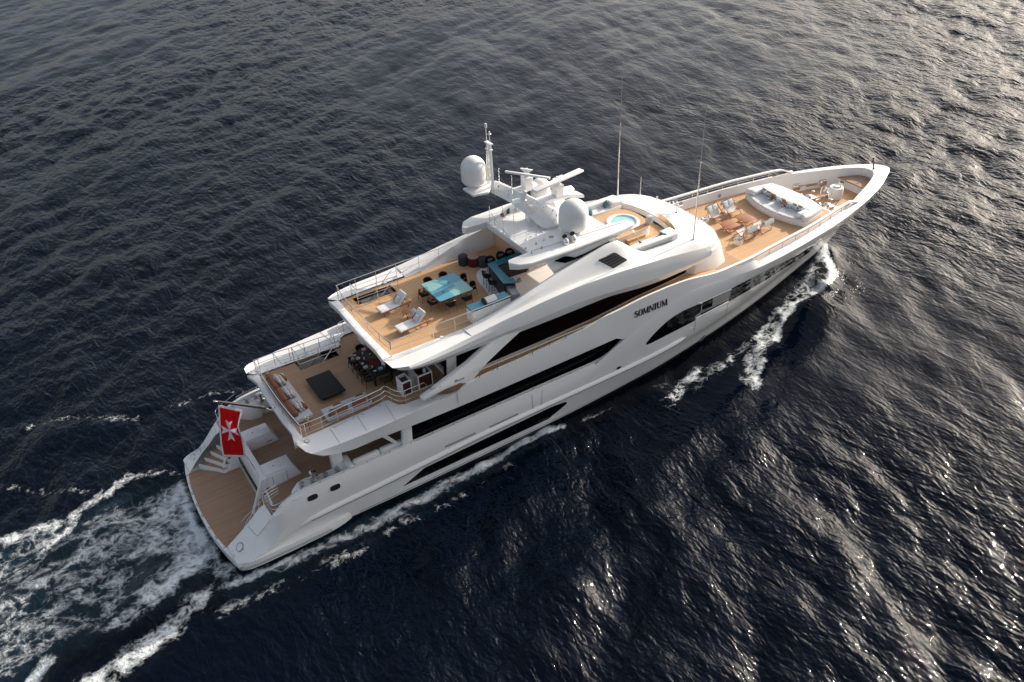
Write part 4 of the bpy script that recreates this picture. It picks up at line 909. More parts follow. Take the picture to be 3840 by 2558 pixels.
# glass round the spa
GLASS = bpy.data.materials.new('clear_glass'); GLASS.use_nodes = True; t = GLASS.node_tree; N_ = t.nodes.new; fz = N_('ShaderNodeFresnel'); fz.inputs[0].default_value = 1.25; ta = N_('ShaderNodeBsdfTransparent'); ta.inputs[0].default_value = (.95, .97, .97, 1); gl = N_('ShaderNodeBsdfGlossy'); gl.inputs['Roughness'].default_value = .02; mx = N_('ShaderNodeMixShader')
t.links.new(fz.outputs[0], mx.inputs[0]); t.links.new(ta.outputs[0], mx.inputs[1]); t.links.new(gl.outputs[0], mx.inputs[2]); t.links.new(mx.outputs[0], t.nodes['Material Output'].inputs[0])
g = G(); w = [q for q in rows[-1] if q[0] > 26.5]; top = [q+np.array([.05 if q[0] > 30 else 0, q[1]*.012, .38]) for q in w]
g.ribbon([w, top]); g.ribbon([[q-np.array([.02*(q[0] > 30), .015*np.sign(q[1]), 0]) for q in w], [q-np.array([.02*(q[0] > 30), .015*np.sign(q[1]), 0]) for q in top]], True); part('glass_screen', g, GLASS, ROOF)
g = G(); g.tube([q+np.array([0, 0, .0]) for q in w], .02, 5); part('screen_base', g, GREYP, ROOF)
# ---------------------------------------------------------------- mast, domes, radars, aerials
bz = lambda y: float(np.interp(y, [-1.0, .6, 3.55, 4.7], [11.75, 12.15, 12.62, 12.8]))
a0 = zp('r4', 930, 1100, 11.62); a1 = zp('r4', 640, 870, 12.3); a2 = zp('r4', 440, 770, 12.62); b0 = zp('r4', 1060, 935, 12.2); b1 = zp('r4', 780, 800, 12.75); b2 = zp('r4', 490, 665, 13.1); c0 = zp('r4', 1060, 1075, 11.62)
g = G(); o = np.array([.5, 0, -.28])
v = [a0, a1, a2, b2, b1, b0, c0]; n = 7; v = v+[q+o for q in v]
g.add(v, [tuple(range(n)), tuple(range(2*n-1, n-1, -1))]+[(i, (i+1) % n, (i+1) % n+n, i+n) for i in range(n)]); BEAM = part('mast_beam', g, WHITE, bevel=.05, ang=40)
BM_T = bvh_of(BEAM)
g = G(); P = [zp('r4', 490, 668, 13.05), zp('r4', 440, 772, 12.95), zp('r4', 300, 801, 12.95), zp('r4', 206, 738, 13.0), zp('r4', 400, 672, 13.05)]
g.slab([P], (0, 0, -.14)); part('dome_platform', g, WHITE, bevel=.03)
def dome(c, r, h, nm='satellite_dome'):
    g = G(); pr = [(r*.55, -.12), (r*.62, 0), (r*.86, .05), (r*.99, .22), (r*1.0, .5)]+[(r*math.cos(t), h-r+r*math.sin(t)) for t in np.linspace(0, math.pi/2-.02, 12)]
    g.lathe(pr, c, 40); return part(nm, g, WHITE2, ang=60)
pc = zp('r4', 308, 690, 13.12); dome((pc[0], pc[1], 13.12), .77, 1.74)
sc_ = zp('r4', 1205, 1108, 11.5); dome((sc_[0], sc_[1], 11.58), .88, 1.86)
d3 = zp('t6', 680, 600, 12.0); dome((d3[0], d3[1]+.1, 11.45), .62, 1.35)
g = G(); lx, ly = 21.6, 3.55
for dy in (-.16, .16):
    g.bar((lx, ly+dy*1.5, 12.95), (lx, ly+dy*.7, 15.7), .17, .11)
for k in range(4): g.bar((lx, ly-.16, 13.6+.5*k), (lx, ly+.16, 13.6+.5*k), .06)
for z, w in ((15.7, .32), (15.3, .26)):
    g.rbox(lx-.13, lx+.13, ly-w, ly+w, z, z+.07, .02)
LM = part('light_mast', g, WHITE, bevel=.012)
g = G(); g.tube([(lx, ly+.2, 15.7), (lx, ly+.24, 16.6)], .022, 6); g.rbox(lx-.06, lx+.06, ly+.17, ly+.3, 16.6, 16.88, .02); part('mast_sensor', g, WHITE, LM)
g = G(); g.tube([(lx, ly-.14, 15.7), (lx, ly-.14, 16.3)], .02, 6); g.lathe([(.04, 0), (.12, .06), (.05, .12), (.05, .2), (.02, .24)], (lx, ly-.14, 16.28), 12); part('mast_sensor', g, WHITE, LM)
g = G(); q = zps('t6', [(1525,682),(1360,598),(1140,600),(850,640),(560,745),(300,690),(690,835),(1170,682)], 12.5); g.slab([q], (0, 0, -.22)); SPN = part('radar_platform', g, WHITE, bevel=.04)
g = G(); q = zps('t6', [(90,552),(300,490),(560,415),(600,500),(270,620)], 12.75); g.slab([q], (0, 0, -.18)); part('radar_platform', g, WHITE, bevel=.03)
g = G(); g.slab([[(22.4,.5,11.4),(24.6,.5,11.4),(24.2,.6,12.4),(22.6,.6,12.4)]], (0, .6, 0)); g.slab([[(22.6,2.2,11.4),(23.6,2.2,11.4),(23.4,2.3,12.7),(22.8,2.3,12.7)]], (0, .35, 0)); part('mast_pylon', g, WHITE, bevel=.04, isl=True)
def radar(c, e0, e1, w, bar_z):
    c = np.array(c); g = G(); g.rbox(c[0]-.28, c[0]+.28, c[1]-.3, c[1]+.3, c[2], c[2]+.72, .05); RB = part('radar', g, WHITE)
    g = G(); g.tube([(c[0], c[1], c[2]+.7), (c[0], c[1], bar_z)], [.2, .09], 10); e0, e1 = Vector(e0), Vector(e1); m_ = (e0+e1)/2
    dd = (e1-e0).normalized(); pv = Vector((-dd.y, dd.x, 0))
    g.slab([[Vector((c[0], c[1], bar_z-.28))-pv*.06+k for k in ((e1-e0).normalized()*.12, (e1-e0).normalized()*-.12)]+[Vector((c[0], c[1], bar_z-.03))-pv*.06-dd*.4, Vector((c[0], c[1], bar_z-.03))-pv*.06+dd*.4]], pv*.12); part('radar_neck', g, WHITE2, RB)
    g = G(); g.bar(e0, e1, w, .13); part('radar_scanner', g, WHITE2, RB, bevel=.03)
e0, e1 = zp('r4', 850, 765, 13.75), zp('r4', 1280, 572, 13.75); c_ = (e0+e1)/2; bx = zp('t6', 985, 690, 12.5); radar((bx[0]+.05, bx[1], 12.5), e0, e1, .42, 13.72)
e0, e1 = zp('r4', 590, 588, 14.0), zp('r4', 995, 648, 14.0); bx = zp('t6', 400, 530, 12.75); radar((bx[0], bx[1], 12.75), e0, e1, .16, 13.98)
g = G(); q = zp('t6', 215, 800, 13.0); g.slab([[q+np.array(k) for k in ((-.5,-.2,0), (.5,-.3,0), (.55,.25,0), (-.2,.35,0))]], (0, 0, -.06)); g.slab([[q+np.array(k) for k in ((.35,-.3,0), (.5,.25,0), (.62,.25,.5), (.5,-.3,.55))]], (-.1, .03, 0)); part('beam_bracket', g, WHITE, BEAM, bevel=.02)
for a, b in ((490,742),(548,750),(635,790),(795,860),(875,900),(955,937),(1035,972),(1070,1015)):
    h = on(BM_T, 'r4', a-22, b+4, .0); 
    if h is None: continue
    p_, nn = Vector(h[0]), Vector(h[1]); g = G(); g.tube([p_, p_+nn*.12, p_+nn*.16+Vector((.1, .02, .14))], .03, 6); e = p_+nn*.16+Vector((.1, .02, .14)); g.lathe([(.0, -.06), (.05, -.05), (.055, .05), (0, .06)], e, 10); part('mast_light', g, CHROME, BEAM)
for nm, fr, a, b, z, h, r_ in (('aerial','t2',1393,212,11.42,1.15,.018),('aerial','t2',1508,318,11.42,1.0,.018),('aerial','s3',565,890,11.42,.0,.02),('aerial','s3',775,1065,11.42,1.9,.012),('aerial','s3',945,1190,11.42,1.9,.012),
    ('aerial','r4',780,1208,11.42,.62,.012),('aerial','r4',875,1158,11.42,.5,.012),('aerial','r4',928,1135,11.42,.22,.012),('aerial','r4',828,1175,11.42,.1,.012),('aerial','r4',1378,1060,11.42,.85,.018),('aerial','r4',1433,1095,11.42,.82,.018),
    ('aerial','s3',708,262,13.0,.95,.022),('aerial','s3',912,540,12.9,1.6,.018),('deck_fitting','s4',112,440,11.42,.12,.03),('deck_fitting','s4',230,520,11.42,.14,.03),('deck_fitting','s4',430,425,11.42,.14,.03),('deck_fitting','s4',318,340,11.42,.12,.03)):
    if h <= 0: continue
    q = zp(fr, a, b, z); g = G(); g.tube([q, q+np.array([0, 0, h])], r_, 6); g.lathe([(.07, 0), (.06, .03), (.03, .05)], q, 10); part(nm, g, CHROME if nm != 'deck_fitting' else GREYM, HT)
g = G(); A = zp('s3', 580, 740, 12.0); B = zp('s3', 870, 1130, 11.42); g.tube([A, B], .02, 5); g.tube([B, B+np.array([0, 0, -.02])], .06, 6); part('stay_rod', g, GREYM, HT)
g = G(); g.lathe([(.16, 0), (.16, .01), (.13, .015)], zp('r4', 1005, 1178, 11.42), 16); g.lathe([(.07, 0), (.07, .012)], zp('r4', 938, 1208, 11.42), 10); part('deck_cover', g, GREYM, HT, isl=True)
for a, b in ((895,330),(1045,275)):          # two chrome loudhailer horns
    q = zp('s4', a, b, 11.42); g = G(); g.lathe([(.21, 0), (.22, .1), (.17, .26), (.1, .34)], q, 18); g.mi = 0
    g.lathe([(.10, 0), (.12, .12), (.16, .22)], q+np.array([0, 0, .3]), 16, M=rot(y=-25, t=(0, 0, 0)))
    HN = part('horn', g, CHROME, HT); g = G(); g.lathe([(0, 0), (.15, .005), (.15, .02), (0, .03)], q+np.array([-.09, -.02, .5]), 18, M=rot(y=-28, x=10)); part('horn_mouth', g, DARK, HN)
# whip aerials on the roof
WZ = float(xp('fu', 2321.3, 170, 31.85)[2])
for s in (-1, 1):
    x, y = 31.9, s*3.78; h = RF_T.ray_cast(Vector((x, y, 12)), Vector((0, 0, -1))); z = h[0].z
    g = G(); g.lathe([(.09, 0), (.07, .08), (.04, .14)], (x, y, z), 12); g.tube([(x, y, z+.1), (x, y, z+.42)], .045, 8); g.tube([(x, y, z+.42), (x-.03, y, 14.3)], [.042, .036], 8); PW = part('whip_aerial', g, CHROME, ROOF)
    g = G(); g.tube([(x-.03, y, 14.3), (x-.03, y, 14.6), (x-.05, y, WZ)], [.03, .02, .012], 6); part('whip_tip', g, GREYM, PW)
    x, y = 33.5, s*3.28; z = RF_T.ray_cast(Vector((x, y, 12)), Vector((0, 0, -1)))[0].z; g = G(); g.tube([(x, y, z), (x, y, z+1.35)], .018, 6); g.lathe([(.07, 0), (.06, .04), (.02, .06)], (x, y, z), 10); part('short_aerial', g, CHROME, ROOF)
    for x, y in ((33.95, s*2.02), (34.15, s*.95)):
        z = RF_T.ray_cast(Vector((x, y, 12)), Vector((0, 0, -1)))[0].z; g = G(); g.lathe([(.08, 0), (.03, .04), (.03, .2)], (x, y, z), 10); g.lathe([(0, -.06), (.07, -.05), (.055, .04), (0, .05)], (x+.03, y, z+.22), 10, M=rot(y=70)); part('flood_light', g, CHROME, ROOF)
x, y = 33.7, -.25; z = RF_T.ray_cast(Vector((x, y, 12)), Vector((0, 0, -1)))[0].z
g = G(); g.lathe([(.14, 0), (.07, .06), (.06, .4), (.12, .5), (.12, .55)], (x, y, z), 14)
for dy in (-.26, .26): g.lathe([(0, -.17), (.09, -.14), (.13, .02), (.14, .14), (.0, .15)], (x, y+dy, z+.72), 16, M=rot(y=80))
g.bar((x, y-.35, z+.6), (x, y+.35, z+.6), .08); part('searchlight', g, CHROME, ROOF)
# ---------------------------------------------------------------- hot tub on the sun deck
g = G(); tx, ty = 29.25, 0.0; TZ = 9.5
surr = smooth([(27.6,-1.55,SD),(28.9,-1.55,SD),(30.0,-1.5,SD),(30.5,-1.15,SD),(30.75,0,SD),(30.5,1.2,SD),(29.8,1.62,SD),(28.6,1.62,SD),(27.6,1.62,SD)], 4)
g.slab([surr], (0, 0, .62)); TUB = part('spa_surround', g, WHITE2)
g = G(); ring = [(tx+1.06*math.cos(t), ty+1.06*math.sin(t), SD+.625) for t in np.linspace(0, 2*math.pi, 33)[:-1]]; g.slab([[(q[0], q[1], SD+.625) for q in surr], ring], (0, 0, .035)); part('teak_rim', g, TEAK, TUB)
g = G(); pr = [(1.07, .0), (1.1, .05), (1.02, .1), (.86, .09), (.80, .02), (.76, -.12), (.70, -.5), (.0, -.52)]; g.lathe(pr, (tx, ty, SD+.64), 48); part('tub_shell', g, WHITE, TUB, ang=50)
POOL = mat('spa_water', (.30, .62, .60), .04, spec=.6, noise=.08, scale=3, bump=.3, bscale=4)
g = G(); g.lathe([(.79, 0), (.79, .004)], (tx, ty, SD+.66), 40); part('spa_water', g, POOL, TUB)
g = G(); g.rbox(30.3, 30.7, -1.3, -.95, SD+.64, SD+1.2, .06, seg=2); part('head_cushion', g, UPHG, TUB)
g = G()
for k in range(3): g.box(28.2+.0*k, 29.6, -1.85-.3*k, -1.55-.3*k, SD, SD+.46-.16*k)
part('spa_step', g, TEAK, TUB)
g = G(); g.tube(smooth([(28.3, -1.62, SD+.65), (28.3, -1.62, SD+1.1), (28.55, -1.9, SD+1.05), (28.9, -2.1, SD+.4)], 4), .022, 6); part('tub_handrail', g, CHROME, TUB)
for s in (-1, 1):
    g = G(); g.rbox(27.0, 31.0, min(s*2.25, s*3.2), max(s*2.25, s*3.2), SD, SD+.42, .05); g.rbox(26.9, 31.1, min(s*2.85, s*3.3), max(s*2.85, s*3.3), SD+.3, SD+.78, .12); g.rbox(30.2, 31.2, min(s*2.3, s*3.2), max(s*2.3, s*3.2), SD+.3, SD+.74, .12); part('spa_bench', g, UPH)
# ---------------------------------------------------------------- mooring gear at the bow
g = G(); g.lathe([(.52, 0), (.54, .05), (.54, .82), (.5, .9), (.0, .92)], (50.75, .02, 4.7), 32); PD = part('crane_pedestal', g, WHITE2, ang=40)
g = G(); g.lathe([(.3, 0), (.28, .03), (0, .04)], (50.75, .02, 5.62), 20); g.tube([(50.6, .1, 5.66), (50.6, .1, 5.78), (51.2, -.15, 5.8), (51.2, -.15, 5.66)], .04, 6); g.tube([(50.85, -.3, 5.66), (51.3, .3, 5.74)], .03, 6); part('pedestal_fitting', g, CHROME, PD)
g = G(); g.rbox(47.6, 49.6, -1.35, -.55, 4.7, 4.78, .03); g.rbox(47.6, 49.6, .45, 1.2, 4.7, 4.78, .03); part('windlass_base', g, WHITE2, isl=True)
for y in (-.95, .8):
    g = G(); g.lathe([(.3, 0), (.3, .08), (.2, .14), (.16, .3), (.26, .4), (.26, .46), (.1, .52)], (48.6, y, 4.76), 20); g.lathe([(0, -.22), (.22, -.2), (.14, 0), (.22, .2), (0, .22)], (48.2, y+.25, 5.05), 16, M=rot(x=90)); g.rbox(48.3, 48.9, y-.5, y-.2, 4.76, 5.15, .06); part('windlass', g, CHROME)
    g = G(); g.lathe([(.05, 0), (.05, .5), (.14, .52), (.14, .56), (0, .6)], (49.25, y+.2, 4.76), 12); g.tube([(49.3, y-.2, 4.8), (50.6, y*.6, 4.76)], .05, 6); part('chain_stopper', g, CHROME)
g = G(); P = [(48.95, -.72, 4.75), (48.95, -.72, 5.9), (48.97, -.5, 6.25), (48.98, -.3, 6.28), (48.97, -.1, 6.2), (48.95, .05, 5.9), (48.95, .05, 4.75)]; g.tube(smooth(P, 4), .045, 8)
BF = part('bell_frame', g, CHROME)
g = G(); g.lathe([(.0, .32), (.09, .31), (.14, .2), (.17, .08), (.24, 0), (.2, .02), (.0, .06)], (48.95, -.33, 5.86), 20); g.tube([(48.95, -.33, 5.9), (48.95, -.33, 5.5)], .014, 5); g.lathe([(.02, 0), (.05, .06), (.02, .14)], (48.95, -.33, 5.42), 8); part('ship_bell', g, CHROME, BF)
for s in (-1, 1):
    g = G()
    for x in (49.1, 51.3): 
        yv = float(np.interp(x, [47.6, 50.1, 52.2, 54], [3.22, 2.38, 1.6, .74]))*.93; g.rbox(-.3, .3, -.14, .14, 0, .5, .05, rot(z=s*-18, t=(x, s*(yv-.02), 4.85)))
    part('bow_fairlead', g, CHROME, BB, isl=True)
    g = G(); a = [(x, s*float(np.interp(x, [47.6, 50.1, 52.2], [3.05, 2.25, 1.55]))*.985, z) for x, z in ((49.5, 5.05), (50.9, 5.05))]; g.bar(a[0], a[1], .04, .2); part('drain_slot', g, CHROME, BB)
g = G(); q = zp('s6', 2005, 155, 6.05); g.tube([q, q+np.array([-.25, .05, .85])], .05, 8); g.lathe([(.04, 0), (.09, .05), (.06, .12)], q+np.array([-.27, .05, .86]), 10); g.lathe([(.1, 0), (.08, .05)], q, 10); part('jack_staff', g, [DARK], BB)
g = G()
for x, y in ((42.1, 3.62), (42.9, 3.55)): pass
g.lathe([(.16, 0), (.16, .02)], (0, 0, 0), 16, M=rot(x=90)); g.v = [(a+42.0, b+3.86, c+5.95) for a, b, c in g.v]; part('speaker_cover', g, GREYP, TWIN[FB.name])
# flag staff on the after edge of the upper deck
FS0 = zp('t4', 1370, 645, 5.9); FS1 = yp('u8', 118, 125, FS0[1]+.15)
g = G(); d = FS1-FS0; g.tube([FS0, FS0+d*.12, FS0+d*.13, FS0+d*.95], [.05, .07, .10, .07], 10); FSF = part('flag_staff', g, mat('dark_varnish', (.012, .006, .004), .15, coat=.8))
g = G(); g.lathe([(0, -.08), (.07, -.04), (.07, .04), (0, .08)], FS1, 12); g.tube([FS0+d*.93, FS1], .03, 8); g.lathe([(.13, 0), (.13, .05), (.08, .1)], FS0, 14); g.tube([FS0+np.array([0, -.25, 0]), FS0+d*.2], .02, 6); part('staff_fitting', g, CHROME, FSF)
# ---------------------------------------------------------------- loose things: cushion helper
def stripe_mat(name, base, dark, n=5, axis='Y'):
    m = mat(name, base, .9, bump=.2, bscale=60); t = m.node_tree; b = t.nodes['Principled BSDF']
    tc = t.nodes.new('ShaderNodeTexCoord'); sx = t.nodes.new('ShaderNodeSeparateXYZ'); t.links.new(tc.outputs['Object'], sx.inputs[0])
    w = t.nodes.new('ShaderNodeMath'); w.operation = 'MULTIPLY'; w.inputs[1].default_value = n*2*math.pi/.5; t.links.new(sx.outputs[axis], w.inputs[0])
    s = t.nodes.new('ShaderNodeMath'); s.operation = 'SINE'; t.links.new(w.outputs[0], s.inputs[0])
    g_ = t.nodes.new('ShaderNodeMath'); g_.operation = 'GREATER_THAN'; g_.inputs[1].default_value = .72; t.links.new(s.outputs[0], g_.inputs[0])
    x = t.nodes.new('ShaderNodeMix'); x.data_type = 'RGBA'; x.inputs[6].default_value = (*base, 1); x.inputs[7].default_value = (*dark, 1); t.links.new(g_.outputs[0], x.inputs[0]); t.links.new(x.outputs[2], b.inputs['Base Color']); return m
STRIPE = stripe_mat('striped_cloth', (.55, .53, .53), (.10, .09, .09), 3)
def cushion(name, label, m, c, w, h, t_, rx=0, ry=0, rz=0, group=None, n=8):
    g = G(); g.pillow((0, 0, 0), w, h, t_, None, n); o = obj(name, g, m, ang=80)
    o.location = tuple(map(float, c)); o.rotation_euler = (R(rx), R(ry), R(rz)); return tag(o, label, 'cushion', group)
# ---------------------------------------------------------------- flags
RED = mat('red_flag_cloth', (.62, .006, .012), .75); FW_ = mat('white_flag_cloth', (.82, .80, .84), .75)
for m_, c in ((RED, (.75, .012, .015, 1)), (FW_, (.8, .8, .84, 1))):
    t = m_.node_tree; b = t.nodes['Principled BSDF']; tr = t.nodes.new('ShaderNodeBsdfTranslucent'); tr.inputs[0].default_value = c; mx = t.nodes.new('ShaderNodeMixShader'); mx.inputs[0].default_value = .55
    t.links.new(b.outputs[0], mx.inputs[1]); t.links.new(tr.outputs[0], mx.inputs[2]); t.links.new(mx.outputs[0], t.nodes['Material Output'].inputs[0])
FY = FS0[1]+.1
# corners of the hanging flag in its own plane, carried by the staff
fc = [np.array(yp('u8', *q, FY)) for q in ((185,185),(640,282),(692,1142),(272,1140))]
def flag_pt(u, v):                       # u along the hoist (0..1), v downwards
    l = np.interp(v, [0, .25, .5, .75, 1], [185, 200, 208, 228, 272]); r_ = np.interp(v, [0, .2, .35, .48, .6, .8, 1], [640, 592, 562, 600, 640, 668, 692])
    yt = 185+97*u; yb = 1140+4*u; q = yp('u8', l+(r_-l)*u, yt+(yb-yt)*v, FY); k = .13*math.sin(u*6+v*3.2)*(.35+.5*v)+.03*math.sin(u*13-v*5)
    return q-ray('u8', 430, 700)/np.linalg.norm(ray('u8', 430, 700))*k*1.6
def cross(u, v):
    x, y = (u-.49)*1.0, (v-.47)*2.02; x, y = x/.40, y/.42*1.0
    a, b = max(abs(x), abs(y)), min(abs(x), abs(y))
    if a > 1 or a < .02: return False
    w = .04+.36*a
    if a > .78: w_in = (a-.78)/.22*.40; return w_in < b < w
    return b < w
NU, NV = 72, 110
def flag_mesh(fn):
    g = G(); idx = {}
    for i in range(NU+1):
        for j in range(NV+1): idx[i, j] = len(g.v); g.v.append(tuple(map(float, flag_pt(i/NU, j/NV))))
    for i in range(NU):
        for j in range(NV): g.f.append((idx[i, j], idx[i+1, j], idx[i+1, j+1], idx[i, j+1])); g.m.append(fn((i+.5)/NU, (j+.5)/NV))
    return g
g = flag_mesh(lambda u, v: 1 if (u < .075 or u > .925 or v < .045 or v > .965 or cross(u, v)) else 0)
ENS = obj('ensign_flag', g, [RED, FW_], ang=80); tag(ENS, 'red flag with white border and white eight-pointed cross hanging from the stern flagstaff', 'flag')
so_ = ENS.modifiers.new('thickness', 'SOLIDIFY'); so_.thickness = .004
GRN = mat('green_flag_cloth', (.05, .16, .03), .8); RED2 = mat('red_cloth', (.42, .03, .03), .8)
g = G(); A = [xp('s3', *q, 20.75) for q in ((870,655),(818,700),(775,730),(722,752))]; B = [xp('s3', *q, 20.75) for q in ((873,745),(826,760),(790,800),(738,795))]
for i in range(3): g.mi = i; g.add([A[i], A[i+1], B[i+1], B[i]], [(0, 1, 2, 3)])
IT = obj('courtesy_flag', g, [GRN, FW_, RED2], ang=80); tag(IT, 'small green, white and red flag flying under the radar mast', 'flag'); s2_ = IT.modifiers.new('thickness', 'SOLIDIFY'); s2_.thickness = .004
# ---------------------------------------------------------------- upper deck lounge
def base(P): return np.mean(np.array(P), axis=0)
SF = thing('lounge_sofa', 'long pale grey sofa with three rust back bolsters along the stern rail', 'sofa', (5.82, .1, UD))
g = G(); g.rbox(-.42, .52, -2.2, 2.2, .06, .36, .06); obj('seat', g, UPHG, SF)
g = G(); g.box(-.38, .46, -2.1, 2.1, 0, .06); obj('plinth', g, DARK, SF)
for k in range(3): g = G(); g.rbox(-.5, -.16, -2.0+1.37*k, -.68+1.37*k, .34, .70, .13); obj('bolster', g, ORANGE, SF)
for k, nm in enumerate(('starboard end', 'middle', 'port end')):
    y = -1.2+1.35*k
    cushion('back_cushion', f'grey and black striped cushion on the stern sofa, {nm}', STRIPE, (5.82, y, UD+.55), .50, .95, .22, ry=68, group='striped cushions on the stern sofa')
    cushion('back_cushion', f'plain beige cushion on the stern sofa, {nm}', BEIGE, (6.02, y-.05, UD+.51), .46, .78, .22, ry=62, group='beige cushions on the stern sofa')
cushion('scatter_cushion', 'small rust orange cushion at the port end of the stern sofa', ORANGE, (6.16, 1.62, UD+.5), .42, .52, .18, ry=55)
cushion('scatter_cushion', 'small rust orange cushion at the starboard end of the stern sofa', ORANGE, (6.16, -1.35, UD+.5), .42, .52, .18, ry=55)
q = zps('r2', [(795,1000),(1215,830),(1290,925),(880,1130)], UD+.32); c = base(q)
SF2 = thing('lounge_sofa', 'short pale grey sofa with rounded rust backs beside the starboard rail', 'sofa', (c[0], c[1], UD))
L = abs(q[1][0]-q[0][0])+.1
g = G(); g.rbox(-L/2, L/2, -.42, .5, .06, .36, .06); obj('seat', g, UPHG, SF2)
for k in (0, 1): g = G(); g.rbox(-L/2+.1+k*L/2, -.06+k*L/2, -.52, -.2, .34, .66, .14); obj('backrest', g, ORANGE, SF2)
for k in (0, 1):
    nm = ('aft', 'forward')[k]; x = c[0]-L/4+.05+k*L/2
    cushion('back_cushion', f'striped cushion on the {nm} half of the short sofa by the starboard rail', STRIPE, (x, c[1]+.0, UD+.48), .80, .40, .18, rx=-58, group='striped cushions on the short sofa')
    cushion('scatter_cushion', f'small rust cushion on the {nm} half of the short sofa by the starboard rail', ORANGE, (x+.15, c[1]+.24, UD+.45), .45, .36, .15, rx=-45, group='rust cushions on the short sofa')
q = zps('r2', [(640,712),(878,620),(1038,818),(795,910)], UD+.3); c = base(q)
CT = thing('coffee_table', 'low square black coffee table in the middle of the upper after deck', 'table', (c[0], c[1], UD))
g = G(); g.rbox(-.74, .74, -1.13, 1.13, .24, .30, .015); obj('tabletop', g, BLKW, CT)
g = G(); g.box(-.55, .55, -.9, .9, 0, .24); obj('base', g, DARK, CT)
def side_table(x, y, z, h, r_, label, m=WOOD):
    t_ = thing('side_table', label, 'side table', (x, y, z)); g = G(); g.lathe([(r_*.96, h-.03), (r_, h-.02), (r_, h), (0, h)], (0, 0, 0), 24); obj('tabletop', g, m, t_, ang=50)
    for k in range(3): a = 2*math.pi*k/3+.4; g = G(); g.tube([(r_*.5*math.cos(a), r_*.5*math.sin(a), h-.03), (r_*.85*math.cos(a), r_*.85*math.sin(a), 0)], [.025, .016], 8); obj('leg', g, m if m is not WOOD else DWOOD, t_)
    return t_
def vase(x, y, z, label):
    v = thing('flower_vase', label, 'vase', (x, y, z)); g = G(); g.lathe([(.07, 0), (.085, .06), (.08, .13), (.06, .13)], (0, 0, 0), 16); obj('pot', g, mat('vase_glaze', (.45, .40, .30), .4), v)
    rg_ = random.Random(int(x*10)); g = G(); h_ = G()
    for k in range(9):
        a = rg_.uniform(0, 6.28); b_ = (.1*math.cos(a), .1*math.sin(a), .2+.14*rg_.random()); g.tube([(0, 0, .1), b_], .006, 4); h_.lathe([(0, -.02), (.035, 0), (.02, .03), (0, .03)], b_, 7)
        g.add([(b_[0]*.6, b_[1]*.6, .2), (b_[0]*.9+.05, b_[1]*.9, .2), (b_[0], b_[1], .26)], [(0, 1, 2)])
    obj('stem', g, LEAF, v); obj('blossom', h_, PETAL, v)
q = zp('r2', 660, 1115, UD+.5); side_table(q[0], q[1], UD, .5, .2, 'small round wooden side table by the starboard corner rail'); vase(q[0], q[1], UD+.5, 'vase of white flowers on the side table by the starboard rail')
q = zp('r2', 275, 668, UD+.42); side_table(q[0], q[1], UD, .42, .2, 'small round wooden side table by the port corner rail'); vase(q[0], q[1], UD+.42, 'vase of white flowers on the side table by the port rail')
# dining table under the sun deck
def chair_model(name, label, wood, seatm, group, woven=False):
    t_ = thing(name, label, 'chair', (0, 0, -50), 0, group)
    g = G(); g.rbox(-.25, .25, -.25, .25, .40, .47, .03); obj('seat', g, seatm, t_)
    for sx in (-1, 1):
        g = G(); g.tube([(-.22, sx*.23, .42), (-.25, sx*.25, 0)], [.02, .014], 7); obj('leg', g, wood, t_)
        g = G(); g.tube([(.23, sx*.23, .42), (.27, sx*.25, 0)], [.02, .014], 7); obj('leg', g, wood, t_)
    g = G(); P = [(-.2, -.27, .64), (.05, -.27, .66), (.2, -.24, .72), (.27, -.1, .78), (.28, 0, .79), (.27, .1, .78), (.2, .24, .72), (.05, .27, .66), (-.2, .27, .64)]; g.tube(smooth(P, 3), .02, 6)
    for sx in (-1, 1): g.tube([(-.18, sx*.26, .65), (-.2, sx*.24, .42)], .016, 6)
    obj('armrest', g, wood, t_)
    g = G(); pts = smooth([(.05, -.27, 0), (.2, -.24, 0), (.27, -.1, 0), (.28, 0, 0), (.27, .1, 0), (.2, .24, 0), (.05, .27, 0)], 3); n = len(pts)
    lo = [np.array([q[0]*.93, q[1]*.93, .46]) for q in pts]; hi = [np.array([q[0], q[1], .66+.12*max(0, q[0])/.28]) for q in pts]
    g.ribbon([lo, hi]); g.ribbon([[q*np.array([1.06, 1.03, 1]) for q in lo], [q*np.array([1.06, 1.03, 1]) for q in hi]], True); obj('backrest', g, seatm, t_); return t_
qa, qb = zp('t7', 285, 602, UD+.74), zp('t7', 1000, 1290, UD+.74); ty0, ty1 = max(qa[1], qb[1]), min(qa[1], qb[1]); tx0 = (qa[0]+qb[0])/2
DTX, DTY, TW, TL = tx0+.62, (ty0+ty1)/2, 1.24, ty0-ty1
DT = thing('dining_table', 'long black dining table laid for a meal in the shade under the sun deck', 'table', (DTX, DTY, UD))
g = G(); g.rbox(-TW/2, TW/2, -TL/2, TL/2, .70, .74, .01); obj('tabletop', g, BLKW, DT)
for sx in (-1, 1):
    for sy in (-1, 1): g = G(); g.box(sx*TW/2-.1*sx-.04, sx*TW/2-.1*sx+.04, sy*TL/2-.14*sy-.04, sy*TL/2-.14*sy+.04, 0, .7); obj('leg', g, BLKW, DT)
CH = chair_model('dining_chair', 'dark wooden armchair at the laid black dining table', DWOOD, DARK, 'chairs round the black dining table'); used = []
def put(model, x, y, z, rz, label, group):
    if not model.get('used'): model['used'] = 1; model.location = (float(x), float(y), z); model.rotation_euler = (0, 0, R(rz)); model['label'] = label; model['group'] = group; return model
    return dup(model, (x, y, z), rz, label, group)
gr = 'chairs round the black dining table'
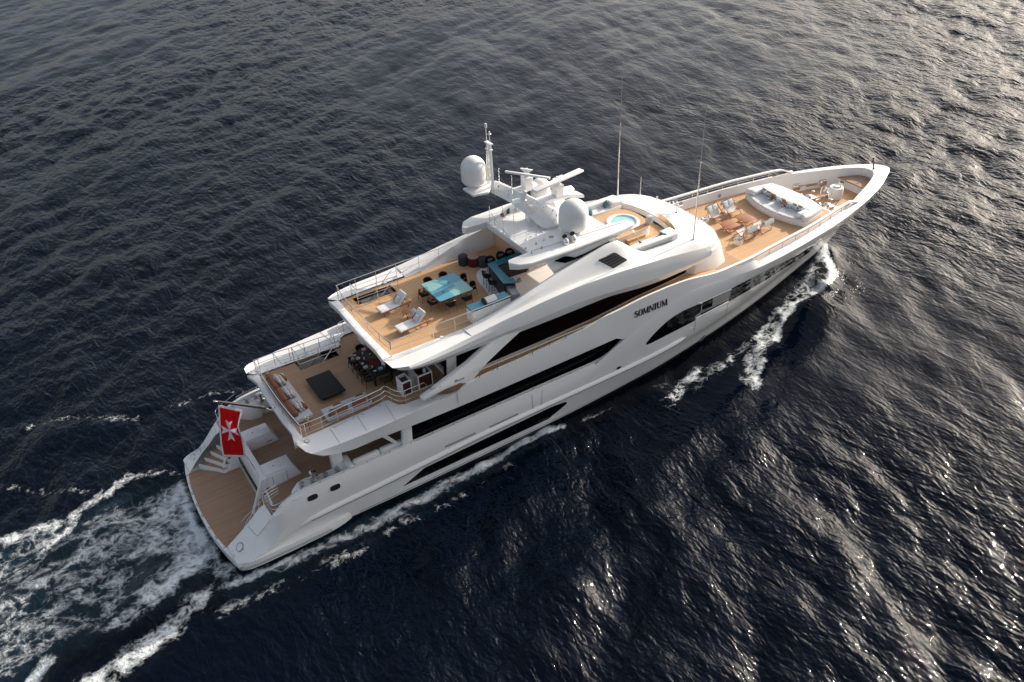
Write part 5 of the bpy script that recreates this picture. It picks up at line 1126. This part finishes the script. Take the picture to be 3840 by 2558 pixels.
for k in range(4):
    y = DTY+TL/2-.45-k*(TL-.9)/3; nm = ('nearest the port end', 'second from the port end', 'second from the starboard end', 'nearest the starboard end')[k]
    put(CH, DTX-TW/2-.18, y, UD, 180, f'dark armchair on the after side of the black dining table, {nm}', gr); put(CH, DTX+TW/2+.2, y, UD, 0, f'dark armchair on the forward side of the black dining table, {nm}', gr)
put(CH, DTX, DTY+TL/2+.22, UD, 90, 'dark armchair at the port head of the black dining table', gr); put(CH, DTX, DTY-TL/2-.22, UD, -90, 'dark armchair at the starboard head of the black dining table', gr)
CRIM = mat('crimson_mat', (.16, .012, .018), .8); MTEAL = mat('teal_mat', (.02, .075, .085), .8); MBRN = mat('brown_mat', (.10, .05, .025), .8); CHINA = mat('china', (.7, .7, .72), .25); CHINB = mat('china_pattern', (.06, .07, .12), .3)
ZT_ = UD+.745
def placemat(a, b, r_, m, label): q = zp('t7', a, b, ZT_); g = G(); g.lathe([(r_, 0), (r_, .006), (0, .007)], (0, 0, 0), 24); o = obj('placemat', g, m); o.location = (q[0], q[1], ZT_); tag(o, label, 'placemat', 'round placemats on the black table'); return q
def plate(a, b, label, r_=.13, z=.012):
    q = zp('t7', a, b, ZT_); t_ = thing('dinner_plate', label, 'plate', (q[0], q[1], ZT_+z), 0, 'plates on the black table')
    g = G(); g.lathe([(r_*.6, 0), (r_, .018), (r_*.98, .022), (r_*.62, .008), (0, .008)], (0, 0, 0), 24); obj('rim', g, CHINA, t_)
    g = G(); g.lathe([(r_*.58, .011), (r_*.5, .014), (0, .014)], (0, 0, 0), 20); obj('pattern', g, CHINB, t_); g = G(); g.lathe([(r_*.28, .016), (r_*.2, .03), (0, .032)], (r_*.1, 0, 0), 14); obj('napkin', g, CHINA, t_)
for a, b, r_, m, l in ((670,510,.30,CRIM,'crimson round placemat nearest the port end of the black table'), (720,650,.26,MTEAL,'teal round placemat beside the crimson one on the black table'), (790,740,.24,CRIM,'crimson round placemat near the middle of the black table'),
    (755,1000,.26,MBRN,'brown round placemat at the after starboard corner of the black table'), (1140,1030,.28,MTEAL,'teal round placemat nearest the starboard end of the black table'), (1000,850,.34,CRIM,'large dark red placemat under the centre vase on the black table')): placemat(a, b, r_, m, l)
for a, b, l in ((655,482,'white patterned plate on the crimson mat at the port end'), (490,745,'white patterned plate straight on the black table by its after edge'), (712,1000,'white patterned plate on the brown mat'), (1155,1040,'white patterned plate on the teal mat at the starboard end')): plate(a, b, l)
for a, b, l in ((822,410,'small side plate beyond the crimson mat at the port end'), (395,660,'small side plate at the after port corner of the black table'), (620,905,'small side plate beside the brown mat'), (985,1120,'small side plate by the starboard end of the black table')): plate(a, b, l, .085)
TUMB = mat('drinking_glass', (.6, .7, .72), .08, spec=.8)
for a, b, l in ((625,595,'glass tumbler between the crimson and teal mats'), (838,610,'glass tumbler beside the centre vase'), (670,745,'glass tumbler in the middle of the after edge'), (1200,910,'glass tumbler near the starboard teal mat'), (912,990,'glass tumbler with red napkin by the brown mat')):
    q = zp('t7', a, b+15, ZT_); g = G(); g.lathe([(.035, 0), (.045, .11), (.038, .11), (.03, .01), (0, .01)], (0, 0, 0), 14); o = obj('tumbler', g, TUMB); o.location = (q[0], q[1], ZT_); tag(o, l, 'glass', 'tumblers on the black table')
q = zp('t7', 960, 740, ZT_); v = thing('table_plant', 'leafy arrangement in a dark bowl at the centre of the black table', 'plant', (q[0], q[1], ZT_)); g = G(); g.lathe([(.1, 0), (.16, .1), (.12, .1), (0, .05)], (0, 0, 0), 18); obj('bowl', g, DARK, v)
g = G(); rg_ = random.Random(4)
for k in range(60):
    a = rg_.uniform(0, 6.28); r_ = .1+.22*rg_.random(); z = .1+.3*rg_.random(); p_ = Vector((r_*math.cos(a), r_*math.sin(a), z)); u = Vector((rg_.uniform(-1, 1), rg_.uniform(-1, 1), rg_.uniform(-.5, .8))).normalized()*.09; w = u.cross(Vector((0, 0, 1))).normalized()*.03; g.add([p_-u, p_+w, p_+u, p_-w], [(0, 1, 2, 3)])
obj('foliage', g, LEAF, v, fix=False)
# serving cabinets by the starboard rail
def cabinet(corners, h, label, lid):
    c = base(corners); Lx = np.linalg.norm(np.array(corners[1])-np.array(corners[0])); t_ = thing('serving_cabinet', label, 'cabinet', (c[0], c[1], UD)); W2 = .36
    g = G(); g.box(-Lx/2, Lx/2, -W2, W2, 0, .06); g.box(-Lx/2, -Lx/2+.05, -W2, W2, .06, h); g.box(Lx/2-.05, Lx/2, -W2, W2, .06, h); g.box(-Lx/2+.05, Lx/2-.05, -W2, -W2+.04, h-.09, h); g.box(-Lx/2+.05, Lx/2-.05, W2-.04, W2, .06, h+lid); obj('body', g, WHITE2, t_)
    g = G(); g.box(-Lx/2+.06, Lx/2-.06, -W2+.003, -W2+.03, .08, h-.10); obj('door', g, DWOOD, t_); g = G(); g.box(-Lx/2+.05, Lx/2-.05, -W2+.05, W2-.05, h-.22, h-.20); obj('tray', g, DWOOD, t_)
    if lid: g = G(); g.box(-Lx/2+.06, Lx/2-.06, W2-.07, W2-.045, h-.19, h+lid-.02); obj('back_panel', g, DWOOD, t_)
    return t_, c, Lx
k0_ = zps('t3', [(590,1248),(770,1172)], UD); k0_ = [q+np.array([0, .36, 0]) for q in k0_]
T1_, c1_, L1_ = cabinet(k0_, .98, 'white serving cabinet with dark doors, the after one beside the starboard post', 0)
k1_ = zps('t3', [(900,1118),(1178,1005)], UD); k1_ = [q+np.array([0, .36, 0]) for q in k1_]
T2_, c2_, L2_ = cabinet(k1_, .98, 'white serving cabinet with dark raised back, forward of the starboard post', .25)
g = G(); g.lathe([(.2, 0), (.22, .03), (0, .04)], (0, 0, 0), 20); o = obj('serving_dish', g, MTEAL); o.location = (c1_[0]-.05, c1_[1], UD+.79); tag(o, 'round teal dish inside the after serving cabinet', 'dish')
g = G(); g.lathe([(.09, 0), (.1, .18), (.06, .25), (.06, .28)], (0, 0, 0), 14); o = obj('ice_bucket', g, TUMB); o.location = (c2_[0]+L2_/2-.3, c2_[1], UD+.79); tag(o, 'pale glass ice bucket in the forward serving cabinet', 'bucket')
g = G(); q = zp('t3', 815, 1165, UD); g.box(q[0]-.13, q[0]+.13, q[1]+.05, q[1]+.3, UD, SD-.35); sym(g); part('deck_post', g, GREYM)
# main deck bench
g = G(); BN = thing('deck_bench', 'white built-in bench along the starboard bulwark of the main deck', 'bench', (8.75, -4.1, 2.62))
g.rbox(-1.5, 1.6, -.6, .2, 0, .5, .06); obj('seat', g, UPH, BN); g = G(); g.rbox(-1.5, .05, -.58, -.24, .45, 1.5, .12); g.rbox(.07, 1.65, -.58, -.24, .45, 1.5, .12); obj('backrest', g, UPH, BN, isl=True)
g = G(); g.rbox(-1.85, -1.5, -.6, .45, .1, 1.4, .14); obj('armrest', g, UPH, BN)
for k, x in enumerate((8.6, 9.3)):
    cushion('scatter_cushion', ('dark patterned cushion at the after end of the main deck bench', 'dark patterned cushion at the forward end of the main deck bench')[k], stripe_mat('patterned_cloth', (.18, .18, .2), (.02, .02, .02), 4), (x, -4.2, 3.33), .4, .4, .14, rx=-70, group='dark cushions on the main deck bench')
# ---------------------------------------------------------------- sun deck
LG_ = 'sun loungers on the after sun deck'; AQ = mat('aqua_piping', (.30, .45, .46), .8)
LN = thing('sun_lounger', 'x', 'sun lounger', (0, 0, SD), 0, LG_)
g = G()
g.rbox(0, 1.22, -.36, .36, .28, .40, .055, seg=3); obj('mattress', g, UPH, LN)
Mb = rot(y=-48, t=(1.22, 0, .30)); g = G(); g.rbox(0, .78, -.36, .36, 0, .11, .05, Mb); obj('back_cushion', g, UPH, LN)
g = G(); g.rbox(-.012, .1, -.368, .368, .29, .34, .024); g.rbox(.70, .792, -.37, .37, .02, .07, .024, Mb); obj('piping', g, AQ, LN, isl=True)
g = G()
for sy in (-1, 1): g.bar((.02, sy*.31, .25), (1.95, sy*.31, .25), .05, .05)
for x in (.1, .6, 1.1, 1.6, 1.92): g.bar((x, -.31, .25), (x, .31, .25), .05, .03)
obj('frame', g, WOOD, LN)
for x, sy in ((.15, -1), (.15, 1), (1.75, -1), (1.75, 1)): g = G(); g.tube([(x, sy*.31, .25), (x+.03, sy*.31, 0)], .028, 6); obj('leg', g, WOOD, LN)
g = G(); g.tube(smooth([Mb @ Vector(q) for q in ((.1, -.33, -.02), (.5, -.33, -.02), (.72, -.28, -.02), (.79, 0, -.02), (.72, .28, -.02), (.5, .33, -.02), (.1, .33, -.02))], 3), .02, 6)
for k in range(5): g.tube([Mb @ Vector((.12+.13*k, -.31, -.03)), Mb @ Vector((.12+.13*k, .31, -.03))], .012, 5)
g.tube([(1.72, -.28, .28), Mb @ Vector((.5, -.3, -.02))], .016, 5); g.tube([(1.72, .28, .28), Mb @ Vector((.5, .3, -.02))], .016, 5); obj('back_frame', g, WOOD, LN)
HP = stripe_mat('banded_cloth', (.66, .65, .63), (.10, .04, .025), .8)
for i, (fr, a, b, l) in enumerate((('r3', 650, 775, 'port'), ('r3', 855, 985, 'starboard'))):
    q = zp(fr, a, b, SD+.34); lb = 'white cushioned wooden sun lounger, the one nearer the '+('stair opening' if i == 0 else 'starboard rail'); x, y = q[0]-.03, q[1]-.02; rz = 4
    if i == 0: LN.location = (x, y, SD); LN.rotation_euler = (0, 0, R(rz)); LN['label'] = lb
    else: dup(LN, (x, y, SD), rz, lb, LG_)
    Mw = rot(z=rz, t=(x, y, SD)); p_ = Mw @ Vector((1.24, 0, .62)); cushion('head_pillow', 'white pillow with a brown band on the sun lounger nearer the '+('stair opening' if i == 0 else 'starboard rail'), HP, p_, .40, .46, .14, ry=-48, rz=rz, group='pillows on the sun loungers')
q = zp('r3', 945, 790, SD+.42); side_table(q[0], q[1], SD, .42, .24, 'small round red-brown side table between the two sun loungers')
q = zp('r3', 1035, 770, SD+.5); g = G(); g.pillow((0, 0, .12), .36, .5, .3, rot(y=-25), 8); g.box(-.12, .14, -.22, .22, 0, .06); o = obj('folded_towel', g, UPHG); o.location = (q[0], q[1], SD+.22); tag(o, 'grey folded towel on a low stand beside the round side table', 'towel')
q = zps('r3', [(1105,490),(1470,362),(1700,545),(1330,685)], SD+.72); c = base(q)
DT2 = thing('patio_table', 'square turquoise checkered table with rounded corners on the sun deck', 'table', (c[0], c[1], SD))
def rrect(x0, x1, y0, y1, r_, rs_=(1, 1, 1, 1), z=0):
    o = []
    for (cx, cy, a0, on_) in ((x1, y1, 0, rs_[0]), (x0, y1, 90, rs_[1]), (x0, y0, 180, rs_[2]), (x1, y0, 270, rs_[3])):
        k = r_ if on_ else 0; sx = 1 if cx == x1 else -1; sy = 1 if cy == y1 else -1
        if not on_: o.append((cx, cy, z)); continue
        for t in range(6): a = R(a0+18*t); o.append((cx-sx*k+k*math.cos(a), cy-sy*k+k*math.sin(a), z))
    return o
g = G(); g.slab([rrect(-1.13, 1.13, -1.15, 1.15, .14, z=.69)], (0, 0, .03)); obj('table_edge', g, DWOOD, DT2)
for (x0, x1, y0, y1, m, rr_) in ((-1.11,-.12,.12,1.13,BLUE2,(0,1,0,0)), (-1.11,-.12,-1.13,.12,BLUE1,(0,0,1,0)), (-.12,1.11,.12,1.13,BLUE1,(1,0,0,0)), (-.12,1.11,-1.13,.12,BLUE2,(0,0,0,1))):
    g = G(); g.slab([rrect(x0, x1, y0, y1, .12, rr_, z=.72)], (0, 0, .012)); obj('table_panel', g, m, DT2)
g = G(); g.slab([rrect(-.12, .45, -.22, .12, .02, (0,0,0,0), .733)], (0, 0, .003)); obj('table_inlay', g, BLUE1, DT2)
for x, y in ((.3, .35), (-.45, -.35)): g = G(); g.box(x-.05, x+.05, y-.04, y+.04, .73, .745); obj('table_fitting', g, DARK, DT2)
for sx in (-1, 1):
    for sy in (-1, 1): g = G(); g.tube([(sx*1.0, sy*1.0, .69), (sx*1.05, sy*1.05, 0)], [.035, .022], 8); obj('leg', g, WOOD, DT2)
CH2 = chair_model('patio_chair', 'x', WOOD, BLKW, 'chairs round the turquoise table'); gr = 'chairs round the turquoise table'
for k in (0, 1):
    e = ('nearer the port side', 'nearer the starboard side')[k]; f_ = ('nearer the stern', 'nearer the bar')[k]; o_ = .52-1.04*k
    put(CH2, c[0]-1.28, c[1]+o_, SD, 180, f'black-seated wooden chair on the after side of the turquoise table, {e}', gr); put(CH2, c[0]+1.3, c[1]+o_, SD, 0, f'black-seated wooden chair on the forward side of the turquoise table, {e}', gr)
    put(CH2, c[0]-o_, c[1]+1.3, SD, 90, f'black-seated wooden chair on the port side of the turquoise table, {f_}', gr); put(CH2, c[0]-o_, c[1]-1.3, SD, -90, f'black-seated wooden chair on the starboard side of the turquoise table, {f_}', gr)
DKG = mat('charcoal_cloth', (.035, .04, .045), .9, bump=.2, bscale=50); DRED = mat('wine_red_cloth', (.10, .004, .006), .85); TANC = mat('tan_cloth', (.36, .24, .15), .85)
def pouf(a, b, r_, h, m1, m2, label):
    q = zp('t2', a, b, SD+h); t_ = thing('pouf', label, 'pouf', (q[0], q[1], SD), 0, 'round poufs along the port wall of the sun deck')
    g = G(); g.lathe([(r_*.93, 0), (r_, .05), (r_, h-.05), (r_*.97, h-.02)], (0, 0, 0), 28)
    for k in range(20): a_ = 2*math.pi*k/20; g.tube([(r_*1.0*math.cos(a_), r_*1.0*math.sin(a_), .04), (r_*1.0*math.cos(a_), r_*1.0*math.sin(a_), h-.05)], .008, 4)
    obj('body', g, m1, t_); g = G(); g.lathe([(r_*.98, h-.04), (r_*.96, h), (r_*.9, h+.012), (0, h+.015)], (0, 0, 0), 28); obj('top', g, m2, t_)
pouf(795, 932, .30, .62, DKG, DKG, 'charcoal round pouf by the port wall, nearer the stern than the red pouf'); pouf(1028, 942, .38, .62, DRED, TANC, 'wine red round pouf with a tan top by the port wall'); pouf(1240, 985, .32, .55, DKG, DKG, 'charcoal round pouf between the red pouf and the bar')
# bar
BZ = SD+1.08
b1 = zps('t2', [(1335,1120),(2055,856),(2210,938),(2070,985),(1555,1155)], BZ); b2_ = zps('t2', [(1335,1120),(1555,1155),(1822,1436),(1895,1424),(1965,1515),(1950,1535),(1690,1552)], BZ)
b0_ = zps('t2', [(1335,1120),(2055,856),(2210,938),(2070,985),(1555,1155),(1822,1436),(1895,1424),(1965,1515),(1950,1540),(1690,1555)], BZ); cb = base(b0_)
BAR = thing('bar_counter', 'U-shaped bar with a teal counter top under the hardtop', 'bar', (cb[0], cb[1], SD))
loc = lambda q, z: (q[0]-cb[0], q[1]-cb[1], z)
g = G(); g.slab([[loc(q, BZ-SD) for q in b0_]], (0, 0, .03)); obj('counter_top', g, BLUE3, BAR)
g = G(); g.slab([[loc(q, BZ-SD-.05) for q in b0_]], (0, 0, .048)); obj('counter_edge', g, BLKW, BAR)
inn_ = [cb+(q-cb)*np.array([.96, .96, 1]) for q in b0_]; 
g = G(); g.slab([[loc(q, 0) for q in inn_]], (0, 0, BZ-SD-.06)); obj('bar_front', g, DARK, BAR)
g = G(); g.slab([[loc(q, 0.02) for q in zps('t2', [(2090,995),(1570,1165),(1832,1444),(1780,1490),(1490,1150),(2070,950)], SD+.95)]], (0, 0, .92)); obj('bar_back', g, WHITE2, BAR)
q = zps('t1', [(1030,365),(1190,375),(1305,520),(1150,555)], SD+.9); cq = base(q); g = G(); g.slab([[(p_[0]-cb[0], p_[1]-cb[1], .0) for p_ in q]], (0, 0, .88)); obj('bar_cabinet', g, GREYM, BAR)
q = zp('t1', 1180, 150, SD+.92); g = G(); g.rbox(-.14, .14, -.1, .1, 0, .2, .02); o = obj('ice_box', g, CHINA); o.location = (q[0], q[1], SD+.012); tag(o, 'small white box on the pale floor behind the bar', 'box')
q = zp('t1', 1285, 155, SD+.5); g = G()
for k in range(7): g.tube([(.2*math.cos(t)*(1-.08*k), .14*math.sin(t)*(1-.08*k), .02+.03*k) for t in np.linspace(0, 6.28, 18)[:-1]], .012, 5, True)
o = obj('coiled_hose', g, GREYM); o.location = (q[0], q[1], SD+.012); tag(o, 'coiled grey hose beside the white box behind the bar', 'hose')
def stool_model():
    t_ = thing('bar_stool', 'x', 'bar stool', (0, 0, SD), 0, 'black bar stools round the teal bar')
    for sx in (-1, 1):
        for sy in (-1, 1): g = G(); g.tube([(sx*.14, sy*.14, .7), (sx*.2, sy*.2, 0)], [.018, .014], 6); obj('leg', g, DWOOD, t_)
    g = G(); g.tube([(.19*math.cos(t), .19*math.sin(t), .28) for t in np.linspace(0, 6.28, 20)[:-1]], .01, 5, True); obj('foot_ring', g, DWOOD, t_)
    g = G(); n = 22; lo = []; mi_ = []; hi = []
    for k in range(n+1):
        a = -math.pi*.62+math.pi*1.24*k/n; h = .78+.26*max(0, math.cos(a*.82))
        lo.append((.22*math.cos(a), .22*math.sin(a), .68)); mi_.append((.27*math.cos(a), .27*math.sin(a), .80)); hi.append((.29*math.cos(a), .29*math.sin(a), h+.06))
    g.ribbon([lo, mi_, hi]); g.ribbon([[(x*1.08, y*1.08, z) for x, y, z in l_] for l_ in (lo, mi_, hi)], True); g.lathe([(.0, .66), (.24, .67), (.26, .73), (.0, .75)], (0, 0, 0), 22); obj('shell', g, BLKW, t_)
    g = G(); g.pillow((.14, 0, .88), .3, .34, .08, rot(y=70), 6); obj('back_pad', g, mat('stool_pad', (.22, .22, .22), .8), t_); return t_
STL = stool_model(); gr = 'black bar stools round the teal bar'
for a, b, rz, l in ((1410,1075,70,'black bar stool on the port side of the bar, next to the charcoal pouf'), (1640,975,70,'middle black bar stool on the port side of the bar'), (1835,905,70,'black bar stool on the port side of the bar, nearest the tan wall'), (1330,1345,178,'black bar stool on the after side of the bar, nearer the poufs'), (1455,1490,178,'black bar stool on the after side of the bar, nearer the grill')):
    q = zp('t2', a, b, SD+.82); put(STL, q[0], q[1], SD, rz, l, gr)
# grill counter
q = zps('t1', [(248,772),(1010,487),(1115,580),(365,886)], SD+.86); c = base(q); Lx = (q[1][0]-q[0][0]); Wy_ = abs(q[3][1]-q[0][1])
GC = thing('grill_counter', 'white counter with turquoise tops along the starboard rail of the sun deck', 'counter', (c[0], c[1], SD))
g = G(); g.box(-Lx/2+.02, Lx/2-.02, -Wy_/2+.02, Wy_/2-.02, 0, .80); obj('cabinet', g, WHITE2, GC); g = G(); g.box(-Lx/2, Lx/2, -Wy_/2, Wy_/2, .80, .86); obj('counter_edge', g, BLKW, GC)
for x0, x1 in ((-Lx/2+.01, -.38), (.52, Lx/2-.01)): g = G(); g.box(x0, x1, -Wy_/2+.01, Wy_/2-.01, .86, .875); obj('counter_top', g, BLUE1, GC)
g = G(); g.box(-.36, .50, -Wy_/2+.02, Wy_/2-.02, .86, .872); obj('steel_top', g, GREYM, GC)
GR = thing('grill', 'steel barbecue grill with its hood half closed on the turquoise counter', 'grill', (c[0]+.1, c[1], SD+.872)); g = G(); pr = [(-.24, 0), (-.25, .1), (-.16, .22), (0, .27), (.14, .24), (.22, .12), (.24, 0)]
g.slab([[(-.34, a, b) for a, b in pr]], (.68, 0, 0)); obj('hood', g, CHROME, GR); g = G(); g.slab([[(-.43, a*1.02, b*1.02) for a, b in pr]], (.1, 0, 0)); obj('end_cap', g, DARK, GR); g = G(); g.tube([(-.3, -.27, .1), (.3, -.27, .1)], .015, 6); obj('handle', g, CHROME, GR)
for a, b, fr, z, ry_, rz, l in ((1940,868,'t6',SD+.62,-60,-20,'teal cushion in the port forward corner of the spa bench'), (1620,1040,'t6',SD+.55,-50,80,'teal cushion at the after end of the port spa bench'), (1045,745,'r5',SD+.62,-60,20,'teal cushion in the starboard forward corner of the spa bench'), (805,835,'r5',SD+.55,-60,170,'teal cushion at the after end of the starboard spa bench')):
    q = zp(fr, a, b, z); cushion('spa_cushion', l, TEAL, q, .5, .5, .15, ry=ry_, rz=rz, group='teal cushions round the hot tub')
# ---------------------------------------------------------------- fore deck lounge
def deckchair():
    t_ = thing('deck_chair', 'x', 'deck chair', (0, 0, FD), 0, 'wide folding deck chairs on the fore deck'); w = .56     # faces -y, width along x
    for sx in (-1, 1):
        g = G(); g.bar((sx*w, -.55, .06), (sx*w, .52, .98), .045, .035); obj('back_frame', g, WOOD, t_); g = G(); g.bar((sx*(w-.06), .5, .04), (sx*(w-.06), -.48, .46), .045, .035); obj('seat_frame', g, WOOD, t_); g = G(); g.bar((sx*(w+.02), .46, .04), (sx*(w+.02), .22, .72), .03, .025); obj('prop', g, WOOD, t_)
    g = G()
    for y, z in ((-.55, .06), (.52, .98), (.5, .04), (-.48, .46)): g.tube([(-w, y, z), (w, y, z)], .022, 6)
    obj('cross_bar', g, WOOD, t_, isl=True)
    P = smooth([(0, -.48, .47), (0, -.2, .30), (0, .08, .28), (0, .28, .55), (0, .5, .95)], 5); g = G()
    g.ribbon([[(sx*(w-.03), q[1], q[2]+dz) for q in P] for sx, dz in ((-1, 0), (-.5, -.02), (0, -.03), (.5, -.02), (1, 0))]); g.ribbon([[(sx*(w-.03), q[1], q[2]+dz-.012) for q in P] for sx, dz in ((-1, 0), (-.5, -.02), (0, -.03), (.5, -.02), (1, 0))], True); obj('sling', g, CANVAS, t_, ang=70)
    for sx in (-1, 1): g = G(); g.pillow((sx*.26, .34, .74), .5, .5, .12, rot(x=62), 8); obj('back_cushion', g, PALEB, t_)
    g = G(); a = [(-w, .53, .99), (w, .53, .99)]; 
    g.ribbon([[(x, .54, 1.0) for x in (-.53, 0, .53)], [(x, .60, .80) for x in (-.53, 0, .53)], [(x, .60, .62) for x in (-.53, 0, .53)]]); g.ribbon([[(x, .55, 1.0) for x in (-.53, 0, .53)], [(x, .612, .80) for x in (-.53, 0, .53)], [(x, .612, .62) for x in (-.53, 0, .53)]], True); obj('back_flap', g, PALEB, t_); return t_
DC = deckchair(); gr = 'wide folding deck chairs on the fore deck'
for a, b, z, rz, l in ((480,740,.3,4,'wide wooden deck chair with two pale blue cushions, port side, nearer the wheelhouse'), (820,630,.3,4,'wide wooden deck chair with two pale blue cushions, port side, nearer the bow sofa'), (1130,1110,.35,184,'wide wooden deck chair seen from behind on the starboard side, beside the white basket'), (1490,960,.35,186,'wide wooden deck chair seen from behind on the starboard side, nearer the bow sofa')):
    q = zp('t8', a, b, FD+z); put(DC, q[0], q[1], FD, rz, l, gr)
TSL = planks('striped_table_slats', (.24, .075, .028), (.42, .18, .075), .09, .4, .15, 'Y')
def lowtable(q, label, first=[None]):
    c = base(q)
    if first[0] is None:
        t_ = thing('folding_table', label, 'table', (c[0], c[1], FD), 2, 'low slatted tables on the fore deck'); g = G(); g.rbox(-.54, .54, -.55, .55, .40, .44, .012); obj('tabletop', g, TSL, t_)
        for sx in (-1, 1):
            for sy in (-1, 1): g = G(); g.bar((sx*.47, sy*.42, .40), (sx*.47, -sy*.42, .02), .04, .03); obj('leg', g, WOOD, t_)
            g = G(); g.tube([(-.47, sx*.42, .03), (.47, sx*.42, .03)], .018, 6); obj('stretcher', g, WOOD, t_)
        first[0] = t_
    else: dup(first[0], (c[0], c[1], FD), 2, label)
lowtable(zps('t8', [(550,920),(800,830),(1030,960),(800,1050)], FD+.42), 'low slatted wooden table nearer the wheelhouse'); lowtable(zps('t8', [(890,770),(1140,690),(1370,820),(1150,905)], FD+.42), 'low slatted wooden table nearer the bow sofa')
for a, b, l in ((985,1290,'white basket with pale cushions on the starboard side of the fore deck'), (240,860,'white basket with pale cushions tucked behind the wheelhouse roof')):
    q = zp('t8', a, b, FD+.25); t_ = thing('basket', l, 'basket', (q[0], q[1], FD), 12, 'white baskets on the fore deck'); g = G(); P = rrect(-.3, .3, -.26, .26, .1, z=0); n = len(P); v = [(x*.86, y*.86, 0) for x, y, z in P]+[(x, y, .4) for x, y, z in P]+[(x*.9, y*.9, .4) for x, y, z in P]+[(x*.8, y*.8, .1) for x, y, z in P]
    f = [tuple(range(n-1, -1, -1))]+[(k*n+i, k*n+(i+1) % n, (k+1)*n+(i+1) % n, (k+1)*n+i) for k in range(3) for i in range(n)]+[tuple(range(3*n, 4*n))]; g.add(v, f); obj('tub', g, CANVAS, t_)
    g = G(); g.pillow((-.05, .05, .36), .38, .38, .14, rot(x=30, y=20)); g.pillow((.08, -.06, .4), .34, .34, .13, rot(x=-35)); obj('cushion', g, PALEB, t_, isl=True)
# bow sofa with its sun pad
BSF = thing('bow_sofa', 'big white curved sofa and sun pad on the fore deck', 'sofa', (45.2, 0, FD))
def arc(x0, xe, ye, n=15): return [(x0+(xe-x0)*(abs(t)**2), ye*t) for t in np.linspace(-1, 1, n)]
af = arc(43.02, 43.75, 2.9); fw = [(46.05,2.5),(46.3,1.4),(46.4,0),(46.3,-1.4),(46.05,-2.5)]
o = [(x-45.2, y, 0) for x, y in af+[(44.3,2.88)]+fw+[(44.3,-2.88)]]
g = G(); g.slab([o], (0, 0, .42)); obj('base', g, UPH, BSF, bevel=.06, seg=3)
sb = [(44.62+.25*(abs(t)**2), 2.25*t) for t in np.linspace(-1, 1, 13)]
o2 = [(x-45.2, y, .42) for x, y in sb+[(44.0,2.25),(43.7,2.9),(44.3,2.88)]+fw+[(44.3,-2.88),(43.75,-2.9),(44.0,-2.25)]]
g = G(); g.slab([o2], (0, 0, .36)); obj('sun_pad', g, UPH, BSF, bevel=.09, seg=3)
for k in range(3):
    y0, y1 = -2.2+1.47*k, -.75+1.47*k; xx = lambda y: 43.05+.73*(y/2.9)**2; g = G(); L0 = [(xx(y)+.02-45.2, y, .42) for y in np.linspace(y0, y1, 5)]; L1 = [(44.66+.25*(y/2.25)**2-45.2, y, .42) for y in np.linspace(y1, y0, 5)]; g.slab([L0+L1], (0, 0, .1)); obj('seat_cushion', g, UPH, BSF, bevel=.04, seg=3)
for s in (-1, 1): g = G(); g.rbox(43.75-45.2, 44.75-45.2, min(s*2.0, s*2.4), max(s*2.0, s*2.4), .5, .84, .1); obj('armrest', g, UPH, BSF)
ys = [1.75, 1.2, .72, .22, -.3, -.8, -1.3, -1.75]; nm = ['port-most','second from port','third from port','fourth from port','fourth from starboard','third from starboard','second from starboard','starboard-most']
for k, y in enumerate(ys):
    xb = 44.52+.25*(abs(y)/2.25)**2
    if k in (0, 1, 2, 4, 6, 7): cushion('scatter_cushion', f'taupe cushion against the bow sofa back, {nm[k]}', TAUPE, (xb, y+.12, FD+.78), .44, .44, .13, ry=72, rz=3*(k % 3)-3, group='taupe cushions on the bow sofa')
    if k in (0, 1, 3, 5, 6, 7): cushion('scatter_cushion', f'pale blue cushion in front of the taupe ones on the bow sofa, {nm[k]}', PALEB, (xb-.16, y-.05, FD+.73), .42, .42, .13, ry=64, rz=4*(k % 3)-4, group='pale blue cushions on the bow sofa')
FRB = mat('red_brown_cloth', (.16, .045, .03), .8)
for y, l in ((.95, 'red-brown cushion with a white square centre on the bow sofa, nearer the port side'), (-.42, 'red-brown cushion with a white square centre on the bow sofa, nearer the starboard side')):
    xb = 44.2; t_ = thing('framed_cushion', l, 'cushion', (xb, y, FD+.7), 0, 'red-brown framed cushions on the bow sofa'); t_.rotation_euler = (0, R(52), 0); g = G(); g.pillow((0, 0, 0), .46, .46, .12, None, 8); obj('cover', g, FRB, t_, ang=80); g = G(); g.pillow((0, 0, -.045), .26, .26, .075, None, 6); obj('centre', g, UPH, t_, ang=80)
